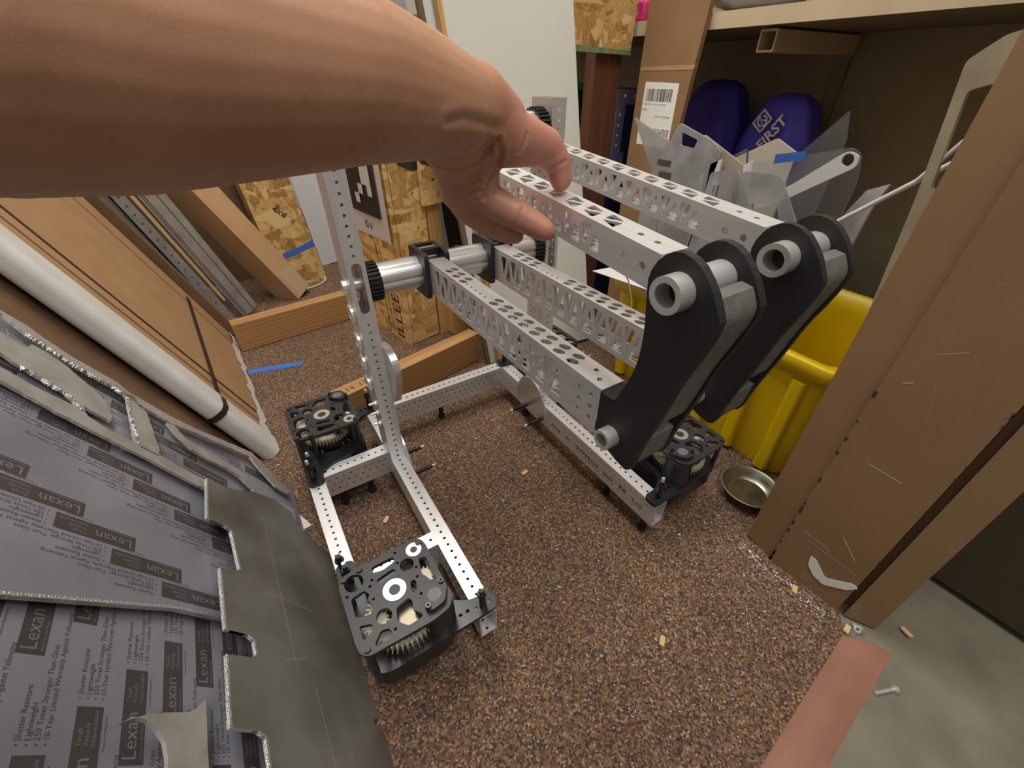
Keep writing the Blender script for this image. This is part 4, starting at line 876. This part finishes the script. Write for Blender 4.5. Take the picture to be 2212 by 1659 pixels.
# ------------------------------------------------------------------ yellow tote with plastic offcuts
yt = empty('yellow_tote', (25.0, 8.2, 0)); tag(yt, 'long yellow plastic tote full of clear offcuts beside the robot', 'tote')
def loft(mb, rings):
    n = len(rings[0][0]); v = []
    for poly, z in rings: v += [(p[0], p[1], z) for p in poly]
    mb.add(v, [(i * n + j, i * n + (j + 1) % n, (i + 1) * n + (j + 1) % n, (i + 1) * n + j) for i in range(len(rings) - 1) for j in range(n)], True)
def rr2(g, r=1.2): return rrect(.9 - g, -9.9 - g, 14.0 + g, 9.6 + g, r, 6)
t_ = MB(); loft(t_, [(rr2(-.1), 0), (rr2(.15), 4), (rr2(.35), 8.6), (rr2(.4), 9.2), (rr2(.8), 9.3), (rr2(.9), 10.4), (rr2(.8), 10.5), (rr2(.2), 10.5), (rr2(.1), 9.0), (rr2(-.4), .4)])
t_.plate(rr2(-.12), [], .02, .4); t_.obj('body', 'yellow', yt)
for y in (-8.4, -5.2, -2, 1.2, 4.4, 7.6): MB().plate(rrect(.15, y - .5, .9, y + .5, .25), [], .4, 8.8).obj('rib', 'yellow', yt)
MB().plate(rrect(2.5, -11.6, 9.5, -9.7, .5), [], 6.6, 7.6).obj('handle', 'yellow', yt)
MB().plate(rrect(3.2, -11.0, 8.6, -9.8, .4), [], 3.4, 4.3).obj('latch', 'yellow', yt)
# crumpled wrap on top of the wall shelf
def offcut(name, x, poly, holes, m, label, cat='plastic offcut', rz=0, ry=0, th=.2, down=None):
    mb = MB(); cy = sum(p[0] for p in poly) / len(poly); cz = min(p[1] for p in poly)
    mb.plate([(p[0] - cy, p[1] - cz) for p in poly], [[(p[0] - cy, p[1] - cz) for p in h] for h in holes], -th / 2, th / 2, 'YZ')
    return tag(mb.obj(name, m, None, (x, cy, cz), (0, R(ry), R(rz))), label, cat)
rj = random.Random(77)
offcut('plastic_offcut', 28.2, [(21.4, 22.9), (17.6, 21.6), (13.0, 20.6), (13.4, 17), (14.5, 8), (17, 8), (17.6, 18)], [], 'milky', 'triangular milky sheet pointing up in front of the tall carton')
wo = offcut('plastic_offcut', 27, rounded([(15.52, 22.97), (12.33, 22.03), (11.35, 21.39), (13.4, 8), (18.5, 8), (17.69, 18.58), (16.67, 20.47)], .2), [rounded([(15.17, 22.4), (13.55, 22.0), (13.77, 21.4), (15.04, 21.5)], .15)], 'scuffed', 'pale film covered offcut with a square window at its top')
pr_ = MB()
for (y, z, w2, h2) in ((1.2, 11.9, 1.4, .45), (.9, 11.0, 1.3, .5), (.6, 9.4, 1.5, .3)): pr_.box(-.115, y - w2 / 2, z, -.105, y + w2 / 2, z + h2)
pr_.obj('film_print', 'print', wo)['kind'] = 'stuff'
offcut('plastic_offcut', 27.6, rounded([(13.61, 22.33), (8.74, 20.3), (9.4, 9), (14.0, 9), (14.29, 20.39)], .2), [], 'tan_acrylic', 'tan tinted frosted offcut right of the windowed one')
offcut('plastic_offcut', 30.5, rounded([(11.2, 20.4), (4.7, 22.2), (4.0, 21.9), (3.6, 20.4), (3.9, 9), (11.0, 9)], .4), [circ(4.6, 21.3, .5, 16)], 'clear', 'large clear offcut with rounded corner and round hole')
offcut('plastic_offcut', 29.6, rounded([(4.45, 22.1), (3.7, 21.9), (3.6, 21.3), (7.6, 18.4), (10.5, 17.0), (11.0, 17.6), (7.2, 19.6)], .3), [circ(4.25, 21.6, .36, 16)], 'white_plastic', 'white slanting bar shaped offcut with a round eye')
MB_rect = offcut('plastic_offcut', 25.9, rounded([(8.63, 20.7), (6.1, 20.8), (3.9, 18.0), (3.0, 9), (8.0, 9)], .3), [rounded([(7.4, 18.9), (5.7, 19.1), (4.3, 16.6), (5.9, 15.2)], .2)], 'scuffed', 'grey offcut frame with a large rectangular opening nearest the arm')
offcut('plastic_offcut', 26.4, rounded([(11.4, 20.2), (9.4, 20.6), (8.4, 19.4), (9.2, 9), (12.0, 9)], .25), [rounded([(10.9, 19.4), (10.4, 19.5), (10.5, 17.0), (10.9, 16.9)], .1)], 'scuffed', 'narrow grey offcut with a slot between the frame and the tan sheet')
offcut('plastic_offcut', 28.8, [(12.6, 20.4), (10.6, 21.6), (10.2, 20.2), (9.0, 9), (13, 9)], [], 'clear', 'clear pointed offcut behind the slotted grey one')
offcut('plastic_offcut', 33.0, rounded([(14.2, 20.2), (11.0, 22.0), (9.2, 21.2), (9.4, 9), (14, 9)], .2), [], 'cord', 'dull tan flap of plastic in front of the printed blue bag')
offcut('plastic_offcut', 33.5, rounded([(9.6, 20.6), (7.0, 24.0), (6.5, 22.2), (6.8, 10), (9.5, 10)], .2), [], 'clear', 'dim clear triangular sheet standing under the bracket', rz=8, th=.1)
offcut('plastic_offcut', 31.5, [(4.0, 18.0), (3.2, 19.8), (2.0, 20.4), (2.4, 18.8), (3.0, 10.6), (4.0, 10.6)], [], 'fleck', 'crumpled film wrapped offcut near the leaning frame', rz=-12)
offcut('plastic_offcut', 26.8, rounded([(9.3, 20.9), (8.8, 21.2), (6.2, 12), (6.9, 12)], .1), [], 'white_plastic', 'thin white strip sticking up between two grey offcuts')
offcut('plastic_offcut', 27.0, rounded([(12.0, 20.6), (11.2, 21.0), (10.6, 12), (11.6, 12)], .1), [rounded([(11.7, 20.0), (11.45, 20.1), (11.2, 16), (11.5, 16)], .05)], 'white_plastic', 'thin white slotted strip left of the narrow grey offcut')
offcut('plastic_offcut', 25.6, [(10.4, 18.6), (8.8, 19.4), (8.6, 17.6), (8.9, 11), (10.6, 11)], [], 'milky', 'small frosted offcut at the front of the tote')
offcut('plastic_offcut', 26.2, [(15.2, 17.6), (12.0, 19.9), (11.6, 17.5), (12.2, 11), (15, 11)], [], 'clear', 'clear corner shaped offcut in front of the windowed one')
offcut('blue_tape', 30.15, [(9.2, 21.3), (7.2, 21.75), (7.1, 21.2), (9.15, 20.7)], [], 'bluetape', 'strip of bright blue tape on the large clear offcut', 'tape', th=.05)
pp = [MB().plate([(0, 0), (5.5, 0), (5.5, 8), (0, 8)], [], 0, .05).mesh('paper', 'paper')]
for i, nm in enumerate(('lowest', 'second lowest', 'third', 'topmost')):
    o = mk('paper_sheet', pp[0], None, (22.6 + .1 * i, 9.6 + .15 * i, 11.3 + .14 * i), (R(-2), R(6), R(4 * i - 6)))
    tag(o, '%s white paper sheet of the small pile on the yellow tote rim' % nm, 'paper', 'paper pile on the tote')
tag(MB().path([(20.2, 13.2, 14.0), (21.0, 13.6, 13.5), (21.8, 13.4, 12.2), (22.4, 13.2, 10.4), (23.0, 13.2, 7)], .07, 6).obj('wire', 'cord'), 'thin pale wire hanging beside the yellow tote', 'wire')
# routed frame and white rods leaning between tote and jamb
offcut('leaning_frame', 26.5, rounded([(-1.75, 10.7), (-3.0, 10.7), (-3.0, 14), (-2.7, 20.0), (-2.2, 27.6), (-1.1, 27.3), (-.15, 26.4), (-.9, 20.8), (-1.6, 13.4)], .2), [rounded([(-1.6, 25.6), (-.75, 25.3), (-1.3, 21.2), (-2.1, 21.0)], .2), rounded([(-1.9, 18.6), (-1.55, 18.4), (-1.8, 16.6), (-2.3, 16.8)], .2)], 'dull_acrylic', 'tall dull plastic frame with openings leaning beside the brown jamb', 'plastic frame', th=.35)
tag(MB().cyl((28, 2.9, 18.3), (28, -2.4, 23.4), .14, n=10).obj('white_rod', 'white_plastic'), 'thin white rod crossing behind the dull frame', 'rod')
tag(MB().cyl((26.6, -.5, 21.4), (26.3, -2.8, 25.6), .11, n=10).obj('white_rod', 'white_plastic'), 'short thin white rod beside the top opening of the dull frame', 'rod')
for (x, y, z, lb_) in ((27.2, -2.0, 20.0, 'crumpled white wrap beside the upper part of the dull frame'), (27, -2.2, 16.8, 'crumpled white wrap beside the lower part of the dull frame')):
    tag(cushion('crumpled_wrap', (x, y, z), .7, .5, 1.0, (.4, .2, .3), 'white_plastic', 1.6), lb_, 'wrap')

# bowl, small things by the jamb
bw = MB(); bw.lathe([(0, .06), (1.35, .08), (1.7, .5), (1.95, .95), (2.05, 1.0), (2.06, .93), (1.98, .88), (1.76, .4), (1.42, 0), (0, 0)], (0, 0, 0), 40)
bo = bw.obj('metal_dish', 'tinwall', None, (22.35, -1.25, .02)); tag(bo, 'shallow round metal dish on the carpet beside the brown jamb', 'dish')
od = MB(); od.lathe([(0, .14), (1.38, .14)], (0, 0, 0), 32); od.obj('residue', 'oil', bo)
bl = MB(); bl.cyl((16.2, -12.62, .02), (17.2, -13.05, .02), .09, n=10); bl.cyl((17.2, -13.05, .02), (17.35, -13.12, .02), .2, n=10)
tag(bl.obj('loose_screw', 'steel'), 'loose screw lying on the concrete past the threshold strip', 'screw')
nt = MB(); nt.pipe((18.75, -10.6, -.1), (18.75, -10.6, .12), .2, .1, 8); nt.cyl((18.95, -10.35, .0), (18.9, -10.75, .25), .12, n=8); tag(nt.obj('hex_nut', 'steel'), 'small steel nut and bolt beside the corner of the jamb', 'nut')
for i, (x, y, a_, lb_) in enumerate(((18.05, -7.35, .5, 'pale wood chip against the foot of the jamb'), (18.3, -10.25, .2, 'pale wood chip by the end of the threshold strip'), (21.0, -12.2, 1.3, 'pale wood splinter on the concrete beyond the jamb'), (9.2, 9.6, .3, 'tan chip alone on the carpet inside the chassis'), (-1.7, 11.2, .9, 'pale chip on the carpet between the left rails'), (8.8, -5.0, .6, 'tan chip on the open carpet in front of the chassis'))):
    tag(MB().plate(rounded([(-.3, -.13), (.28, -.16), (.33, .1), (-.25, .15)], .05), [], 0, .1).obj('wood_chip', 'chip', None, (x, y, .02), (.1, .1, a_)), lb_, 'wood chip')
# things on the shelf
for (dx, m_, lb_) in ((0, 'magenta', 'magenta plastic part on the shelf between sign board and tall carton'), (1.4, 'orange', 'orange plastic part on the shelf between sign board and tall carton'), (2.6, 'navy', 'navy plastic part on the shelf between sign board and tall carton')):
    mb = MB(); mb.lathe([(0, 0), (.9, 0), (1.0, .3), (.6, .7), (.9, 1.4), (.3, 1.9), (0, 2.0)], (0, 0, 0), 10)
    tag(mb.obj('plastic_part', m_, None, (36.6 + dx, 30.4 - dx * .3, 30.1)), lb_, 'plastic part')
wr = cushion('plastic_wrap', (37.6, 18.4, 31.0), 2.2, 4.6, 1.0, (0, .1, .1), 'white_plastic', 1.5); tag(wr, 'crumpled clear plastic wrap on the cream shelf', 'wrap')
tag(MB().plate(rrect(36, 8, 42, 14, .4), [], 30.1, 31.6).obj('flat_box', 'alu_scrap'), 'flat grey box on the cream shelf beside the crumpled wrap', 'box')

# ------------------------------------------------------------------ shavings strewn over the carpet
shv = MB(); rnd = random.Random(31)
def shaving(x, y):
    a_ = rnd.uniform(0, 6.28); r_ = rnd.uniform(.035, .08); n_ = 4; sp_ = rnd.uniform(1.2, 3.5); w_ = rnd.uniform(.018, .038)
    pts = []
    for k in range(n_):
        t = a_ + sp_ * k / (n_ - 1); pts += [(x + r_ * math.cos(t), y + r_ * math.sin(t), .02), (x + r_ * math.cos(t), y + r_ * math.sin(t), .02 + w_ * 1.6), (x + (r_ + w_) * math.cos(t), y + (r_ + w_) * math.sin(t), .05)]
    shv.add(pts, [f for k in range(n_ - 1) for f in ((3 * k, 3 * k + 3, 3 * k + 4, 3 * k + 1), (3 * k + 1, 3 * k + 4, 3 * k + 5, 3 * k + 2))])
for i in range(620):
    x = rnd.uniform(-8, 20); y = rnd.uniform(-11, 22)
    if rnd.random() < .5: x = rnd.gauss(12, 5); y = rnd.gauss(-4, 4)
    if x > 18.6 and y < -3.2 or y < -9.6 or x > 22: continue
    shaving(x, y)
for i in range(120): shaving(18.4 + rnd.gauss(0, .35), rnd.uniform(-9.3, -3.6)) if False else shaving(min(18.5, 18.3 - abs(rnd.gauss(0, .4))), rnd.uniform(-9.2, -3.6))
o = shv.obj('metal_shavings', 'shaving'); tag(o, 'pale curled shavings strewn over the brown carpet', 'shavings', None, 'stuff')

# ------------------------------------------------------------------ person: one bare forearm and hand gripping the upper arm tube
CAMP = Vector((-4.08909, -9.5608, 25.87332))
person = MB()
def blob(p, r, n1=12, n2=18):
    v = []
    for i in range(n1 + 1):
        ph = -math.pi / 2 + math.pi * i / n1
        for j in range(n2):
            th = 2 * math.pi * j / n2; v.append((p[0] + r * math.cos(ph) * math.cos(th), p[1] + r * math.cos(ph) * math.sin(th), p[2] + r * math.sin(ph)))
    person.add(v, [(i * n2 + j, i * n2 + (j + 1) % n2, (i + 1) * n2 + (j + 1) % n2, (i + 1) * n2 + j) for i in range(n1) for j in range(n2)])
def limb(chain, step=.035):
    for (p0, r0), (p1, r1) in zip(chain, chain[1:]):
        p0 = Vector(p0); p1 = Vector(p1); n_ = max(2, int((p1 - p0).length / (step * max(r0, r1) * 3 + .06)))
        for k in range(n_ + 1):
            t = k / n_; blob(p0.lerp(p1, t), r0 + (r1 - r0) * t, 14, 24)
limb([((-13.5, -13.0, 31.5), 2.3), ((-9.8, -2.2, 26.4), 1.9)])  # upperarm
limb([((-9.8, -2.2, 26.4), 1.9), ((-7.08, -0.86, 26.46), 1.8)])  # elbow
limb([((-7.08, -0.86, 26.46), 1.8), ((-6.18, -0.52, 26.33), 1.85), ((-5.04, 0.05, 26.13), 1.85), ((-3.31, 0.6, 25.99), 1.75), ((-1.29, 1.06, 25.81), 1.55), ((0.29, 1.4, 25.5), 1.3)])  # forearm
limb([((0.29, 1.4, 25.5), 1.3), ((1.11, 1.59, 25.29), 1.16)])  # wrist
limb([((1.11, 1.59, 25.29), 1.1), ((1.96, 1.9, 25.26), 0.98), ((2.8, 2.06, 24.87), 0.8)])  # back
limb([((1.13, 1.72, 24.96), 1.0), ((1.59, 2.31, 23.94), 0.66), ((1.79, 2.65, 23.13), 0.58)])  # hypothenar
limb([((1.83, 2.24, 24.71), 0.8), ((2.42, 2.3, 23.86), 0.52), ((2.42, 2.44, 22.99), 0.52)])  # palm
limb([((2.53, 1.95, 24.89), 0.84), ((3.06, 2.0, 24.49), 0.78), ((3.78, 2.14, 24.32), 0.67)])  # thenar
limb([((3.78, 2.14, 24.32), 0.67), ((4.53, 2.22, 24.12), 0.56), ((4.95, 2.11, 23.7), 0.43), ((5.06, 2.01, 23.25), 0.36), ((5.06, 2.0, 23.15), 0.31)])  # thumb
limb([((2.44, 2.47, 23.05), 0.52), ((2.66, 2.25, 22.79), 0.49), ((3.25, 1.73, 22.44), 0.45), ((3.68, 1.28, 22.15), 0.38), ((3.82, 1.1, 22.05), 0.33)])  # index
limb([((1.86, 2.71, 23.07), 0.56), ((2.17, 2.92, 22.53), 0.47), ((2.84, 2.61, 21.97), 0.4), ((3.3, 2.28, 21.76), 0.35), ((3.43, 2.15, 21.71), 0.3)])  # middle
limb([((1.91, 3.08, 23.2), 0.5), ((2.44, 3.8, 22.39), 0.42), ((3.33, 3.7, 21.73), 0.36), ((3.92, 3.58, 21.51), 0.3)])  # ring
limb([((1.92, 3.4, 23.4), 0.45), ((2.39, 4.43, 22.57), 0.36), ((3.28, 4.6, 21.89), 0.31), ((3.85, 4.61, 21.64), 0.26)])  # pinky

me = person.mesh('person', 'skin')
po = mk('person', me); tag(po, 'bare forearm and hand reaching in from the left, gripping the upper arm tube', 'person')
md = po.modifiers.new('fuse', 'REMESH'); md.mode = 'VOXEL'; md.voxel_size = .0014; md.use_smooth_shade = True
md = po.modifiers.new('relax', 'SMOOTH'); md.factor = .5; md.iterations = 6
bpy.context.view_layer.update()
fused = D.meshes.new_from_object(po.evaluated_get(bpy.context.evaluated_depsgraph_get()))
po.modifiers.clear(); po.data = fused; fused.name = 'person'
import numpy as np
nv = len(fused.vertices); co = np.empty(nv * 3, np.float32); no = np.empty(nv * 3, np.float32)
fused.vertices.foreach_get('co', co); fused.vertices.foreach_get('normal', no); co = co.reshape(-1, 3); no = no.reshape(-1, 3)
CREASES = [  # (depth, width, points) of the folds at the wrist, palm, thumb and finger joints
    (.085, .06, [(.4, 1.75, 24.02), (.77, 1.56, 24.0), (1.14, 1.4, 23.92), (1.61, 1.4, 23.97), (2.1, 1.64, 24.1), (2.2, 1.37, 24.39), (2.25, 1.21, 24.58)]),
    (.05, .045, [(1.0, 1.06, 24.23), (1.43, 1.06, 24.28), (1.93, 1.28, 24.43), (2.02, 1.1, 24.62)]),
    (.04, .045, [(1.08, .82, 24.42), (1.46, .81, 24.52), (1.75, .84, 24.7)]),
    (.08, .06, [(2.29, 1.22, 24.56), (2.5, 1.4, 24.21), (2.64, 1.79, 23.83), (2.39, 1.85, 23.44), (2.24, 1.95, 23.0)]),
    (.05, .09, [(.45, .18, 25.08), (.87, .3, 25.12), (1.39, .5, 25.02), (2.13, .99, 24.87)]),
    (.035, .05, [(1.11, 2.21, 23.44), (1.54, 1.88, 23.38), (2.11, 1.94, 23.46)]),
    (.04, .05, [(1.23, 2.31, 23.15), (1.68, 2.05, 23.05), (2.16, 1.96, 23.2)]),
    (.035, .05, [(3.18, 1.37, 22.69), (3.04, 1.34, 22.45), (2.97, 1.44, 22.25)]),
    (.03, .05, [(2.99, 1.3, 24.18), (3.13, 1.24, 24.4), (3.23, 1.26, 24.61)]),
    (.04, .05, [(4.5, 1.85, 23.62), (4.69, 1.72, 23.7), (4.96, 1.69, 23.78)])]
disp = np.zeros(nv, np.float32)
for dp, wd, pts in CREASES:
    best = np.full(nv, 9e9, np.float32)
    for p, q in zip(pts, pts[1:]):
        p = np.array(p) * IN; q = np.array(q) * IN; d = q - p
        t = np.clip(((co - p) @ d) / (d @ d), 0, 1)[:, None]; best = np.minimum(best, np.linalg.norm(co - (p + t * d), axis=1))
    disp += dp * IN * np.exp(-(best / (wd * IN)) ** 2) - dp * .35 * IN * np.exp(-((best - 2.4 * wd * IN) / (1.3 * wd * IN)) ** 2)
co -= no * disp[:, None]; fused.vertices.foreach_set('co', co.ravel().astype(np.float32)); fused.update()
